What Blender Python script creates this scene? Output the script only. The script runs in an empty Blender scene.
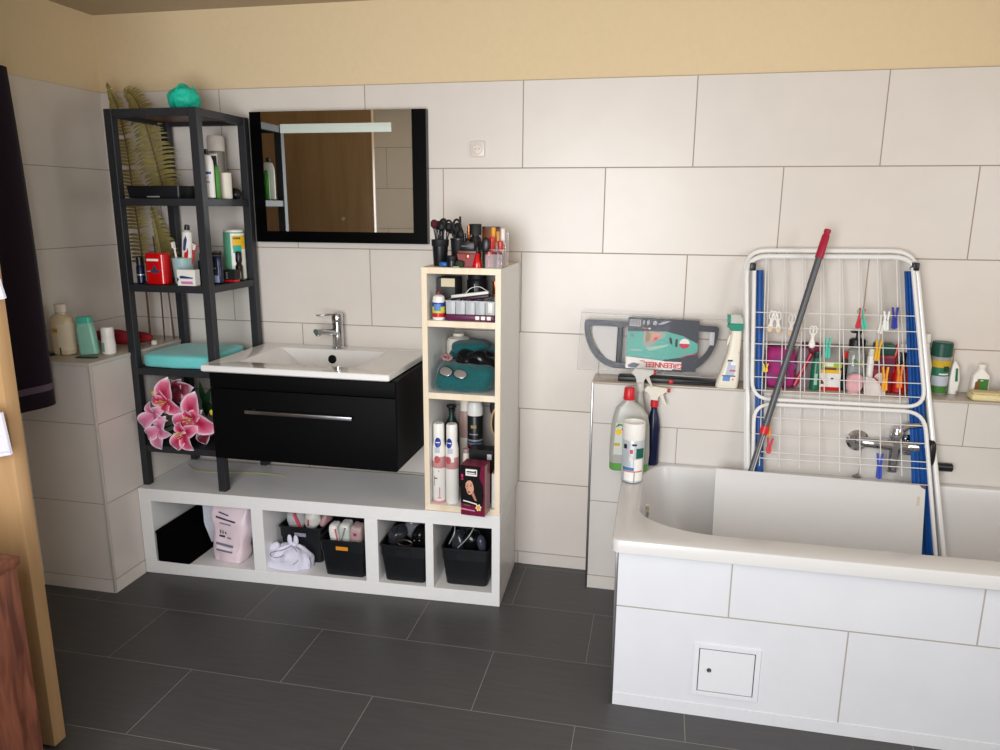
import bpy, bmesh, math, random
from mathutils import Vector, Matrix, Euler, noise
PI = math.pi
SC = bpy.context.scene
COL = SC.collection
random.seed(7)
LOC = {}

# ---------------------------------------------------------------- materials
def lin(c):
    if isinstance(c, str):
        c = [int(c[i:i + 2], 16) for i in (0, 2, 4)]
    o = []
    for v in c:
        v = v / 255.0
        o.append(v / 12.92 if v <= .04045 else ((v + .055) / 1.055) ** 2.4)
    return (*o, 1)

MATS = {}
def mat(name, col, rough=.5, metal=0., var=.06, scale=30., bump=0., trans=0., coat=0., alpha=1., emit=0., sheen=0., stretch=None, ior=1.45, spec=.5):
    if name in MATS:
        return MATS[name]
    m = bpy.data.materials.new(name)
    m.use_nodes = True
    n, l = m.node_tree.nodes, m.node_tree.links
    p = n['Principled BSDF']
    tc = n.new('ShaderNodeTexCoord')
    mp = n.new('ShaderNodeMapping')
    l.new(tc.outputs['Object'], mp.inputs[0])
    if stretch:
        mp.inputs['Scale'].default_value = stretch
    no = n.new('ShaderNodeTexNoise')
    no.inputs['Scale'].default_value = scale
    no.inputs['Detail'].default_value = 4
    l.new(mp.outputs[0], no.inputs['Vector'])
    c = lin(col)
    mx = n.new('ShaderNodeMix')
    mx.data_type = 'RGBA'
    mx.inputs['A'].default_value = (*[min(1, v * (1 - var * 2)) for v in c[:3]], 1)
    mx.inputs['B'].default_value = (*[min(1, v * (1 + var * 2)) for v in c[:3]], 1)
    l.new(no.outputs['Fac'], mx.inputs['Factor'])
    l.new(mx.outputs['Result'], p.inputs['Base Color'])
    p.inputs['Roughness'].default_value = rough
    p.inputs['Metallic'].default_value = metal
    p.inputs['Transmission Weight'].default_value = trans
    p.inputs['Coat Weight'].default_value = coat
    p.inputs['Alpha'].default_value = alpha
    p.inputs['IOR'].default_value = ior
    p.inputs['Specular IOR Level'].default_value = spec
    p.inputs['Sheen Weight'].default_value = sheen
    if emit:
        p.inputs['Emission Color'].default_value = c
        p.inputs['Emission Strength'].default_value = emit
    if bump:
        b = n.new('ShaderNodeBump')
        b.inputs['Strength'].default_value = bump
        b.inputs['Distance'].default_value = .004
        l.new(no.outputs['Fac'], b.inputs['Height'])
        l.new(b.outputs[0], p.inputs['Normal'])
    MATS[name] = m
    return m

def tile_mat(name, ax, u0, v0, bw, bh, offs, c1, c2, grout, rough, msize=.0016, streak=None, spec=.5):
    """large format tiles: ax = the two object axes the tiling runs in"""
    m = bpy.data.materials.new(name)
    m.use_nodes = True
    n, l = m.node_tree.nodes, m.node_tree.links
    p = n['Principled BSDF']
    tc = n.new('ShaderNodeTexCoord')
    sp = n.new('ShaderNodeSeparateXYZ')
    l.new(tc.outputs['Object'], sp.inputs[0])
    cb = n.new('ShaderNodeCombineXYZ')
    for i, (a, o) in enumerate(zip(ax, (u0, v0))):
        ad = n.new('ShaderNodeMath')
        ad.operation = 'SUBTRACT'
        ad.inputs[1].default_value = o
        l.new(sp.outputs[a.upper()], ad.inputs[0])
        l.new(ad.outputs[0], cb.inputs[i])
    br = n.new('ShaderNodeTexBrick')
    br.offset = offs
    br.offset_frequency = 2
    br.inputs['Scale'].default_value = 1
    br.inputs['Brick Width'].default_value = bw
    br.inputs['Row Height'].default_value = bh
    br.inputs['Mortar Size'].default_value = msize
    br.inputs['Mortar Smooth'].default_value = .3
    br.inputs['Color1'].default_value = lin(c1)
    br.inputs['Color2'].default_value = lin(c2)
    br.inputs['Mortar'].default_value = lin(grout)
    l.new(cb.outputs[0], br.inputs['Vector'])
    no = n.new('ShaderNodeTexNoise')
    no.inputs['Scale'].default_value = 9
    no.inputs['Detail'].default_value = 6
    mp = n.new('ShaderNodeMapping')
    mp.inputs['Scale'].default_value = streak or (1, 1, 1)
    l.new(tc.outputs['Object'], mp.inputs[0])
    l.new(mp.outputs[0], no.inputs['Vector'])
    rp = n.new('ShaderNodeMapRange')
    rp.inputs['To Min'].default_value = .75 if streak else .95
    rp.inputs['To Max'].default_value = 1.25 if streak else 1.05
    l.new(no.outputs['Fac'], rp.inputs['Value'])
    mx = n.new('ShaderNodeMix')
    mx.data_type = 'RGBA'
    mx.blend_type = 'MULTIPLY'
    mx.inputs['Factor'].default_value = 1
    l.new(br.outputs['Color'], mx.inputs['A'])
    l.new(rp.outputs[0], mx.inputs['B'])
    l.new(mx.outputs['Result'], p.inputs['Base Color'])
    rr = n.new('ShaderNodeMapRange')
    rr.inputs['To Min'].default_value = rough
    rr.inputs['To Max'].default_value = .8
    l.new(br.outputs['Fac'], rr.inputs['Value'])
    l.new(rr.outputs[0], p.inputs['Roughness'])
    p.inputs['Specular IOR Level'].default_value = spec
    bp = n.new('ShaderNodeBump')
    bp.invert = True
    bp.inputs['Strength'].default_value = .6
    bp.inputs['Distance'].default_value = .002
    l.new(br.outputs['Fac'], bp.inputs['Height'])
    l.new(bp.outputs[0], p.inputs['Normal'])
    MATS[name] = m
    return m

def wood_mat(name, c1, c2, axis='z', scale=6., rough=.45):
    m = bpy.data.materials.new(name)
    m.use_nodes = True
    n, l = m.node_tree.nodes, m.node_tree.links
    p = n['Principled BSDF']
    tc = n.new('ShaderNodeTexCoord')
    mp = n.new('ShaderNodeMapping')
    s = {'x': (.12, 1, 1), 'y': (1, .12, 1), 'z': (1, 1, .12)}[axis]
    mp.inputs['Scale'].default_value = [v * scale for v in s]
    l.new(tc.outputs['Object'], mp.inputs[0])
    no = n.new('ShaderNodeTexNoise')
    no.inputs['Scale'].default_value = 6
    no.inputs['Detail'].default_value = 7
    no.inputs['Distortion'].default_value = .6
    l.new(mp.outputs[0], no.inputs['Vector'])
    r = n.new('ShaderNodeValToRGB')
    r.color_ramp.elements[0].position = .35
    r.color_ramp.elements[0].color = lin(c1)
    r.color_ramp.elements[1].position = .65
    r.color_ramp.elements[1].color = lin(c2)
    l.new(no.outputs['Fac'], r.inputs[0])
    l.new(r.outputs[0], p.inputs['Base Color'])
    p.inputs['Roughness'].default_value = rough
    MATS[name] = m
    return m

# ---------------------------------------------------------------- mesh builder
class B:
    def __init__(s):
        s.bm = bmesh.new()

    def box(s, x0, x1, y0, y1, z0, z1, bev=0., seg=2, rot=None, piv=None):
        M = Matrix.Translation(((x0 + x1) / 2, (y0 + y1) / 2, (z0 + z1) / 2)) @ Matrix.Diagonal((x1 - x0, y1 - y0, z1 - z0, 1))
        r = bmesh.ops.create_cube(s.bm, size=1, matrix=M)
        vs = r['verts']
        if bev:
            es = list({e for v in vs for e in v.link_edges})
            rb = bmesh.ops.bevel(s.bm, geom=es, offset=bev, segments=seg, affect='EDGES', profile=.5)
            vs = list({v for f in rb['faces'] for v in f.verts})
        if rot is not None:
            pv = Vector(piv) if piv else Vector(((x0 + x1) / 2, (y0 + y1) / 2, (z0 + z1) / 2))
            bmesh.ops.rotate(s.bm, verts=vs, cent=pv, matrix=Euler(rot).to_matrix())
        return s

    def rings(s, rs, closed=True, cap0=True, cap1=True):
        vv = [[s.bm.verts.new(p) for p in r] for r in rs]
        n = len(vv[0])
        for a, b in zip(vv, vv[1:]):
            for i in range(n if closed else n - 1):
                j = (i + 1) % n
                try:
                    s.bm.faces.new((a[i], a[j], b[j], b[i]))
                except ValueError:
                    pass
        if closed and cap0:
            s.bm.faces.new(vv[0][::-1])
        if closed and cap1:
            s.bm.faces.new(vv[-1])
        return s

    def tube(s, pts, r, n=8, closed=False):
        pts = [Vector(p) for p in pts]
        N = len(pts)
        R = r if isinstance(r, (list, tuple)) else [r] * N
        rs = []
        prev = None
        for i, p in enumerate(pts):
            if closed:
                t = pts[(i + 1) % N] - pts[i - 1]
            else:
                t = pts[min(i + 1, N - 1)] - pts[max(i - 1, 0)]
            t.normalize()
            if prev is None:
                u = t.cross(Vector((0, 0, 1)))
                if u.length < .05:
                    u = t.cross(Vector((1, 0, 0)))
            else:
                u = prev - t * prev.dot(t)
            u.normalize()
            prev = u
            w = t.cross(u)
            rs.append([p + (u * math.cos(2 * PI * k / n) + w * math.sin(2 * PI * k / n)) * R[i] for k in range(n)])
        if closed:
            rs.append(rs[0])
            vv = [[s.bm.verts.new(q) for q in r2] for r2 in rs[:-1]]
            vv.append(vv[0])
            for a, b in zip(vv, vv[1:]):
                for i in range(n):
                    j = (i + 1) % n
                    s.bm.faces.new((a[i], a[j], b[j], b[i]))
            return s
        return s.rings(rs)

    def cyl(s, p, q, r0, r1=None, n=20):
        return s.tube([p, q], [r0, r0 if r1 is None else r1], n)

    def lathe(s, prof, x=0, y=0, z=0, n=28, sx=1, sy=1, a0=None, a1=None):
        if a0 is None:
            rs = [[(x + r * sx * math.cos(2 * PI * k / n), y + r * sy * math.sin(2 * PI * k / n), z + h) for k in range(n)] for r, h in prof]
            return s.rings(rs)
        k2 = max(4, int(n * (a1 - a0) / (2 * PI)))
        out = [[(x + r * sx * math.cos(a0 + (a1 - a0) * k / k2), y + r * sy * math.sin(a0 + (a1 - a0) * k / k2), z + h) for k in range(k2 + 1)] for r, h in prof]
        return s.rings(out, closed=False)

    def prism(s, poly, ax, lo, hi, bev=0.):
        """polygon in the two axes other than ax (in xyz order), extruded lo..hi"""
        def P(u, v, w):
            return {'x': (w, u, v), 'y': (u, w, v), 'z': (u, v, w)}[ax]
        a = [s.bm.verts.new(P(u, v, lo)) for u, v in poly]
        b = [s.bm.verts.new(P(u, v, hi)) for u, v in poly]
        f = [s.bm.faces.new(a), s.bm.faces.new(b)]
        n = len(a)
        for i in range(n):
            f.append(s.bm.faces.new((a[i], a[(i + 1) % n], b[(i + 1) % n], b[i])))
        if bev:
            es = list({e for q in f[:2] for e in q.edges})
            bmesh.ops.bevel(s.bm, geom=es, offset=bev, segments=2, affect='EDGES')
        return s

    def sheet(s, fn, nu, nv, th, uv=False):
        g = [[Vector(fn(i / nu, j / nv)) for j in range(nv + 1)] for i in range(nu + 1)]
        nr = [[None] * (nv + 1) for _ in range(nu + 1)]
        for i in range(nu + 1):
            for j in range(nv + 1):
                a = g[min(i + 1, nu)][j] - g[max(i - 1, 0)][j]
                b = g[i][min(j + 1, nv)] - g[i][max(j - 1, 0)]
                c = a.cross(b)
                nr[i][j] = c.normalized() if c.length > 1e-9 else Vector((0, -1, 0))
        lay = s.bm.loops.layers.uv.verify() if uv else None
        F = [[s.bm.verts.new(g[i][j] + nr[i][j] * th / 2) for j in range(nv + 1)] for i in range(nu + 1)]
        K = [[s.bm.verts.new(g[i][j] - nr[i][j] * th / 2) for j in range(nv + 1)] for i in range(nu + 1)]
        idx = {}
        for i in range(nu + 1):
            for j in range(nv + 1):
                idx[F[i][j]] = idx[K[i][j]] = (i / nu, j / nv)
        fs = []
        for i in range(nu):
            for j in range(nv):
                fs.append(s.bm.faces.new((F[i][j], F[i + 1][j], F[i + 1][j + 1], F[i][j + 1])))
                fs.append(s.bm.faces.new((K[i][j], K[i][j + 1], K[i + 1][j + 1], K[i + 1][j])))
        def edge(a, b, c, d):
            fs.append(s.bm.faces.new((a, b, c, d)))
        for i in range(nu):
            edge(F[i][0], K[i][0], K[i + 1][0], F[i + 1][0])
            edge(F[i][nv], F[i + 1][nv], K[i + 1][nv], K[i][nv])
        for j in range(nv):
            edge(F[0][j], F[0][j + 1], K[0][j + 1], K[0][j])
            edge(F[nu][j], K[nu][j], K[nu][j + 1], F[nu][j + 1])
        if uv:
            for f in fs:
                for lp in f.loops:
                    lp[lay].uv = idx[lp.vert]
        return s

    def blob(s, c, r, e=2., amp=.0, freq=20., seed=0, n=20, squash=None):
        """superellipsoid with a noisy surface"""
        rs = []
        m = n
        c = Vector(c)
        def sg(v, k):
            return math.copysign(abs(v) ** k, v)
        for i in range(1, m):
            ph = -PI / 2 + PI * i / m
            ring = []
            for k in range(2 * n):
                th = 2 * PI * k / (2 * n)
                k2 = 2. / e
                v = Vector((r[0] * sg(math.cos(ph), k2) * sg(math.cos(th), k2), r[1] * sg(math.cos(ph), k2) * sg(math.sin(th), k2), r[2] * sg(math.sin(ph), k2)))
                d = noise.noise((v + Vector((seed * 3.7, seed, 0))) * freq) * amp
                v = v + v.normalized() * d
                if squash is not None and v.z < squash:
                    v.z = squash
                ring.append(c + v)
            rs.append(ring)
        return s.rings(rs)

    def sphere(s, c, r, n=14):
        r = r if isinstance(r, (tuple, list)) else (r, r, r)
        return s.blob(c, r, 2., n=n)

    def xf(s, M):
        bmesh.ops.transform(s.bm, matrix=M, verts=s.bm.verts)
        return s

def M_(loc=(0, 0, 0), rot=(0, 0, 0)):
    return Matrix.Translation(loc) @ Euler(rot).to_matrix().to_4x4()

def mk(name, b, m, parent=None, sharp=35):
    bmesh.ops.recalc_face_normals(b.bm, faces=b.bm.faces)
    me = bpy.data.meshes.new(name)
    b.bm.to_mesh(me)
    b.bm.free()
    me.materials.append(m)
    me.polygons.foreach_set('use_smooth', [True] * len(me.polygons))
    me.set_sharp_from_angle(angle=math.radians(sharp))
    o = bpy.data.objects.new(name, me)
    COL.objects.link(o)
    if parent:
        o.parent = parent
    return o

def tag(o, label, cat, group=None):
    o['label'] = label
    o['category'] = cat
    if group:
        o['group'] = group
    return o

def thing(name, label, cat, loc=(0, 0, 0), rz=0., group=None, rot=None):
    o = bpy.data.objects.new(name, None)
    o.empty_display_size = .05
    COL.objects.link(o)
    o.location = loc
    o.rotation_euler = rot if rot else (0, 0, rz)
    return tag(o, label, cat, group)

def part(t, name, b, m, label=None, w=False):
    """w: the builder holds world coordinates, t is an unrotated top-level thing"""
    if w:
        r = t
        while r.parent:
            r = r.parent
        b.xf(Matrix.Translation(-r.location))
    o = mk(name, b, m, t)
    if label:
        o['label'] = label
    return o

def solo(name, b, m, label, cat, group=None, loc=None):
    """one-mesh thing built in world coordinates; origin moved to its base"""
    if loc is None:
        xs = [v.co for v in b.bm.verts]
        loc = Vector((sum(v.x for v in xs) / len(xs), sum(v.y for v in xs) / len(xs), min(v.z for v in xs)))
    b.xf(Matrix.Translation(-Vector(loc)))
    o = mk(name, b, m)
    o.location = loc
    return tag(o, label, cat, group)

def struct(name, b, m):
    o = mk(name, b, m)
    o['kind'] = 'structure'
    return o

def dup(root, loc, label, rz=None, rot=None, group=None):
    r = root.copy()
    COL.objects.link(r)
    r.location = loc
    if rz is not None:
        r.rotation_euler = (0, 0, rz)
    if rot is not None:
        r.rotation_euler = rot
    r['label'] = label
    if group:
        r['group'] = group
    for ch in list(root.children):
        c = ch.copy()
        COL.objects.link(c)
        c.parent = r
        for g in ch.children:
            d = g.copy()
            COL.objects.link(d)
            d.parent = c
    return r

def rad(prof, h):
    for (r0, z0), (r1, z1) in zip(prof, prof[1:]):
        if z0 <= h <= z1 and z1 > z0:
            return r0 + (r1 - r0) * (h - z0) / (z1 - z0)
    return prof[-1][0]

def band(prof, z0, z1, a0=None, a1=None, sx=1, sy=1, off=.0007, n=36):
    hs = sorted({z0, z1, *[h for _, h in prof if z0 < h < z1]})
    pr = [(rad(prof, h) + off, h) for h in hs]
    b = B()
    if a0 is None:
        rs = [[(r * sx * math.cos(2 * PI * k / n), r * sy * math.sin(2 * PI * k / n), h) for k in range(n)] for r, h in pr]
        return b.rings(rs, cap0=False, cap1=False)
    return b.lathe(pr, n=n, sx=sx, sy=sy, a0=a0, a1=a1)

def oval(prof, ac, zc, ra, rz, off=.0012, sx=1, sy=1):
    """oval badge wrapped on a turned body: centre angle / height and half sizes"""
    b = B()
    def fn(u, v):
        a = 2 * PI * u
        an, z = ac + ra * v * math.cos(a), zc + rz * v * math.sin(a)
        r = rad(prof, z) + off
        return (r * sx * math.cos(an), r * sy * math.sin(an), z)
    c = b.bm.verts.new(fn(0, 0))
    rings = [[b.bm.verts.new(fn(k / 24, v)) for k in range(24)] for v in (.34, .67, 1)]
    for k in range(24):
        b.bm.faces.new((c, rings[0][k], rings[0][(k + 1) % 24]))
        for q, w in zip(rings, rings[1:]):
            b.bm.faces.new((q[k], w[k], w[(k + 1) % 24], q[(k + 1) % 24]))
    return b

def bottle(name, label, cat, loc, prof, m, cap=None, capm=None, bands=(), sx=1, sy=1, rz=0., group=None, rot=None, capname='cap'):
    """turned container; prof = (radius, height) list; bands = (part name, z0, z1, material, a0, a1)"""
    t = thing(name, label, cat, loc, rz, group, rot)
    body = part(t, 'body', B().lathe(prof, sx=sx, sy=sy), m)
    if cap:
        part(t, capname, B().lathe(cap, sx=sx, sy=sy), capm)
    for bd in bands:
        nm, z0, z1, bm_ = bd[:4]
        a = bd[4:] if len(bd) > 4 else (None, None)
        part(body, nm, band(prof, z0, z1, a[0], a[1], sx, sy, off=.0007 + .0003 * (len(body.children))), bm_)
    return t

def rr(x0, x1, y0, y1, rad_, z, n=8):
    """rounded rectangle ring, rad_ = radii (rx, ry) for corners (x1y1, x0y1, x0y0, x1y0)"""
    if not isinstance(rad_[0], (tuple, list)):
        rad_ = [(r, r) for r in rad_]
    cs = [(x1, y1, 1, 1, 0), (x0, y1, -1, 1, PI / 2), (x0, y0, -1, -1, PI), (x1, y0, 1, -1, 3 * PI / 2)]
    out = []
    for (cx, cy, sx, sy, a), (rx, ry) in zip(cs, rad_):
        for k in range(n + 1):
            t = a + PI / 2 * k / n
            out.append((cx - sx * rx + rx * math.cos(t), cy - sy * ry + ry * math.sin(t), z))
    return out

def text(body, size, m, parent, loc, rot=(PI / 2, 0, 0), name='lettering', ext=.0003, sx=1., bold=0.):
    c = bpy.data.curves.new(name, 'FONT')
    c.body = body
    c.size = size
    c.extrude = ext
    c.offset = bold
    c.align_x = 'CENTER'
    c.align_y = 'CENTER'
    o = bpy.data.objects.new(name, c)
    COL.objects.link(o)
    bpy.context.view_layer.update()
    dg = bpy.context.evaluated_depsgraph_get()
    me = bpy.data.meshes.new_from_object(o.evaluated_get(dg))
    bpy.data.objects.remove(o)
    me.materials.clear()
    me.materials.append(m)
    q = bpy.data.objects.new(name, me)
    COL.objects.link(q)
    q.parent = parent
    q.location = loc
    q.rotation_euler = rot
    q.scale = (sx, 1, 1)
    return q

def arc(cx, cy, r, a0, a1, n=10):
    return [(cx + r * math.cos(a0 + (a1 - a0) * k / n), cy + r * math.sin(a0 + (a1 - a0) * k / n)) for k in range(n + 1)]

# ================================================================= setting
TW, TH, Z0 = .602, .302, .0513
tile_back = tile_mat('wall tile back', 'xz', 0, Z0, TW, TH, .5, 'dbd3cb', 'd7cfc7', 'a19283', .33, .0021)
tile_left = tile_mat('wall tile left', 'yz', .1, Z0, 2.4, TH, 0, 'd6cdc3', 'd3cac0', '958574', .3, .0013)
tile_ledge_x = tile_mat('ledge tile facing front', 'xz', -3, Z0, 9., TH, 0, 'd3cbc4', 'd0c8c1', '93857a', .3, .0013)
tile_bathledge = tile_mat('ledge tile behind bath', 'xz', 1.52, Z0 - TH * 9, .6145, TH, .5, 'd6d1cb', 'd3cec8', '96897c', .3, .0014)
tile_apron = tile_mat('bath apron tile', 'xz', .433, .3166 - .302 * 8, .62, .302, .5, 'd8d9de', 'd6d7dc', 'a9a29b', .3, .0022)
tile_floor = tile_mat('dark floor tile', 'xy', .3414, -.3331, TW, TH, .5, '4b4a4a', '464546', '8b877f', .42, .0011, streak=(.7, 9, 1), spec=.35)
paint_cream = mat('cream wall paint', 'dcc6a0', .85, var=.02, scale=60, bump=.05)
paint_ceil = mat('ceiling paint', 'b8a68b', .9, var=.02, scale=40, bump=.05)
skirt = mat('skirting tile', 'd8d1ca', .3, var=.02)
skirt2 = mat('bath skirting tile', 'd7d8dc', .3, var=.02)
ledge_top = mat('ledge top tile', 'b5a99d', .25, var=.06, scale=8)
steel = mat('brushed steel trim', '9a989a', .32, 1., var=.05)
chrome = mat('chrome', 'c9cbd0', .08, 1., var=.01)
white_pl = mat('white plastic', 'eceae6', .4, var=.02)
black_pl = mat('black plastic', '15161a', .35, var=.1)
black_mt = mat('matt black', '0e0e10', .6, var=.1)

XL, XR, YF, ZC = -1.735, 2.35, -2.95, 2.153
struct('floor', B().box(XL - .1, XR + .1, YF - .1, .12, -.06, 0), tile_floor)
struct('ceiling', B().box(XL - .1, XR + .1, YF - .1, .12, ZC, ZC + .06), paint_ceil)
struct('wall_back', B().box(XL - .1, XR + .1, .008, .12, 0, ZC), paint_cream)
struct('wall_back_tiling', B().box(XL, XR, 0, .008, 0, 1.8628), tile_back)
struct('wall_left', B().box(XL - .1, XL - .004, YF, .008, 0, ZC), paint_cream)
struct('wall_left_tiling', B().box(XL - .004, XL, YF, 0, 0, 1.8628), tile_left)
RWY0, RWY1, RWZ0, RWZ1 = -2.5, -1.25, .95, 1.95  # opening for the added side fill, out of view
b = B()
b.box(XR, XR + .1, YF, RWY0, 0, ZC)
b.box(XR, XR + .1, RWY1, .008, 0, ZC)
b.box(XR, XR + .1, RWY0, RWY1, 0, RWZ0)
b.box(XR, XR + .1, RWY0, RWY1, RWZ1, ZC)
struct('wall_right', b, paint_cream)
b = B()
for a in ((RWY0, RWY0 + .05, RWZ0, RWZ1), (RWY1 - .05, RWY1, RWZ0, RWZ1), (RWY0, RWY1, RWZ0, RWZ0 + .05), (RWY0, RWY1, RWZ1 - .05, RWZ1)):
    b.box(XR + .03, XR + .09, a[0], a[1], a[2], a[3], .004)
struct('added_fill_window', b, white_pl)  # unseen frame added around the side fill light
tile_front = tile_mat('wall tile front', 'xz', -1.46, Z0, TW, TH, .5, 'dedad4', 'dcd7d0', '968b80', .3, .002)
WX0, WX1, WZ0, WZ1 = -.62, .66, .5, 1.95
b = B()
b.box(XL, WX0, YF - .1, YF, 0, ZC)
b.box(WX1, XR, YF - .1, YF, 0, ZC)
b.box(WX0, WX1, YF - .1, YF, 0, WZ0)
b.box(WX0, WX1, YF - .1, YF, WZ1, ZC)
struct('wall_front', b, tile_front)
b = B()
for a in ((WX0, WX0 + .05, WZ0, WZ1), (WX1 - .05, WX1, WZ0, WZ1), (WX0, WX1, WZ0, WZ0 + .05), (WX0, WX1, WZ1 - .05, WZ1)):
    b.box(a[0], a[1], YF - .09, YF - .03, a[2], a[3], .004)
struct('window_1', b, white_pl)

# tiled pipe boxing on the left and behind the bath
struct('wall_ledge_left', B().box(XL, -1.426, -.575, 0, 0, .872), tile_ledge_x)
struct('trim_ledge_left_top', B().box(XL, -1.424, -.577, 0, .872, .88, .001), ledge_top)
b = B().box(-1.432, -1.422, -.579, -.569, 0, .876, .003)
b.box(XL, -1.424, -.5785, -.575, .866, .8785, .001)
b.box(-1.4265, -1.423, -.575, 0, .866, .8785, .001)
struct('trim_1', b, mat('white corner trim', 'c9c4bd', .35, .2))
struct('baseboard_left', B().box(XL, -1.428, -.5775, -.575, 0, Z0 - .001).box(-1.426, -1.4225, -.5775, -.41, 0, Z0 - .001), skirt)
b = B()
b.box(.292, XR, -.138, 0, 0, .802)
struct('wall_ledge_bath', b, tile_bathledge)
struct('trim_ledge_bath_top', B().box(.29, XR, -.142, 0, .802, .81, .001), ledge_top)
struct('trim_2', B().box(.2885, .297, -.1425, -.134, 0, .806, .002), steel)
struct('baseboard_back', B().box(0.012, .2915, -.003, 0, 0, Z0 - .001).box(.2955, .44, -.141, -.138, 0, Z0 - .001), skirt)
# tiled bath apron
BX, BY = .433, -.8146
b = B()
b.box(BX, XR, BY, BY + .05, 0, .489)
b.box(BX, BX + .05, BY + .05, -.14, 0, .489)
struct('wall_bath_apron', b, tile_apron)
struct('trim_3', B().box(BX - .004, BX + .004, BY - .004, BY + .004, 0, .485, .001), steel)
struct('baseboard_bath', B().box(BX + .002, XR, BY - .0025, BY, 0, .0375), skirt2)

# door leaf standing open into the room
oak = wood_mat('light wood veneer', 'b8946c', 'a8845a', 'z', 3., .38)
struct('door_1', B().box(-1.70, -1.0, -1.335, -1.295, .012, 2.02, .003), oak)

# wall sockets
socket_m = mat('cream socket plastic', 'dcd2c8', .35, var=.01)
def socket(loc, label):
    t = thing('wall_socket', label, 'socket', loc)
    part(t, 'cover_plate', B().box(-.027, .027, -.009, 0, 0, .056, .003), socket_m)
    ring = B().lathe([(.019, 0), (.019, .004), (.0165, .004), (.0155, -.002), (.001, -.002)], n=28).xf(M_((0, -.0085, .028), (PI / 2, 0, 0)))
    part(t, 'round_insert', ring, mat('socket insert', 'd6ccc2', .4, var=.01))
    h = B()
    for s in (-.007, .007):
        h.cyl((s, -.0105, .028), (s, -.0055, .028), .0022, n=10)
    part(t, 'contact_hole', h, mat('socket hole', '9a8e82', .6))
socket((-.167, -.0005, 1.601), 'small cream wall socket on the tiles right of the mirror')
socket((-1.005, -.0005, 1.515), 'cream wall socket seen through the black rack beside the white bottles')

# ================================================================= bench with four compartments
white_lam = mat('white laminate', 'e8e7e6', .35, var=.015)
t = thing('storage_bench', 'long low white storage bench with four open compartments on the floor', 'bench', (0, -.358, 0), rz=math.atan(.047 / 1.426))
L, D, H = 1.425, .345, .353
def bb(*a):
    return B().box(*a, .0012, 1)
part(t, 'top_board', bb(-L, 0, 0, D, H - .05, H), white_lam)
part(t, 'base_board', bb(-L, 0, 0, D, 0, .052), white_lam)
part(t, 'side_panel', bb(-L, -L + .05, .0003, D, .0521, H - .0501), white_lam)
part(t, 'side_panel', bb(-.03, 0, .0003, D, .0521, H - .0501), white_lam)
for a, c in ((-.958, -.91), (-.507, -.457), (-.276, -.246)):
    part(t, 'divider', bb(a, c, .0003, D, .0521, H - .0501), white_lam)
part(t, 'back_panel', bb(-L + .05, -.03, D - .012, D - .002, .0521, H - .0501), white_lam)

# ================================================================= black rack
rackm = mat('black stained wood', '26272b', .5, var=.25, scale=12, stretch=(1, 1, .15))
under = wood_mat('brown shelf underside', '5b3524', '6e4630', 'x', 3., .5)
RX0, RX1, RY0, RY1, LG = -1.432, -1.068, -.368, -.03, .031
t = thing('shelf_rack', 'tall open black wooden rack with five levels standing on the white bench', 'rack', (RX0, RY0, .353))
for x in (RX0, RX1 - LG):
    for y in (RY0, RY1 - LG):
        part(t, 'post', B().box(x, x + LG, y, y + LG, .3535, 1.75, .0015, 1), rackm, w=True)
LV = [1.75, 1.445, 1.136, .822, .517]
for i, z in enumerate(LV):
    f = B()
    h = .026 if i else .028
    e = .0005
    f.box(RX0 + LG, RX1 - LG, RY0 + .003, RY0 + .025, z - h, z - e, .001, 1)
    f.box(RX0 + LG, RX1 - LG, RY1 - .025, RY1 - .003, z - h, z - e, .001, 1)
    f.box(RX0 + .003, RX0 + .025, RY0 + LG, RY1 - LG, z - h, z - e, .001, 1)
    f.box(RX1 - .025, RX1 - .003, RY0 + LG, RY1 - LG, z - h, z - e, .001, 1)
    part(t, 'shelf_frame', f, rackm, w=True)
    g = B().box(RX0 + .0255, RX1 - .0255, RY0 + .0255, RY1 - .0255, z - .014, z - .001, .001, 1)
    part(t, 'shelf_board', g, under if i == 0 else rackm, 'brown underside board' if i == 0 else None, w=True)

# ================================================================= vanity
blk_gloss = mat('gloss black lacquer', '050506', .6, var=.05, spec=.12)
blk_side = mat('black cabinet side', '101113', .5, var=.08, spec=.25)
VX0, VX1, VY = -1.035, -.343, -.462
t = thing('vanity_cabinet', 'wall hung gloss black vanity cabinet under the washbasin', 'cabinet', (VX0, VY, .526))
b = B()
for a in ((VX0, VX0 + .018, VY + .02, -.002, .526, .845), (VX1 - .018, VX1, VY + .02, -.002, .526, .845), (VX0 + .018, VX1 - .018, VY + .02, -.002, .526, .544), (VX0 + .018, VX1 - .018, -.014, -.002, .544, .845), (VX0 + .018, VX1 - .018, VY + .02, VY + .04, .80, .845)):
    b.box(*a, .001, 1)
part(t, 'body', b, blk_side, w=True)
dr = part(t, 'drawer_front', B().box(VX0 - .0015, VX1 + .001, VY, VY + .018, .526, .787, .002), blk_gloss, w=True)
part(t, 'upper_front', B().box(VX0 - .0015, VX1 + .001, VY, VY + .018, .79, .843, .002), blk_gloss, w=True)
b = B().box(-.893, -.492, VY - .026, VY - .018, .707, .72, .0015)
for x in (-.87, -.515):
    b.box(x - .005, x + .005, VY - .02, VY, .709, .718)
part(dr, 'handle', b, mat('brushed aluminium', 'b9bbc0', .3, 1.), w=True)

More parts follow.
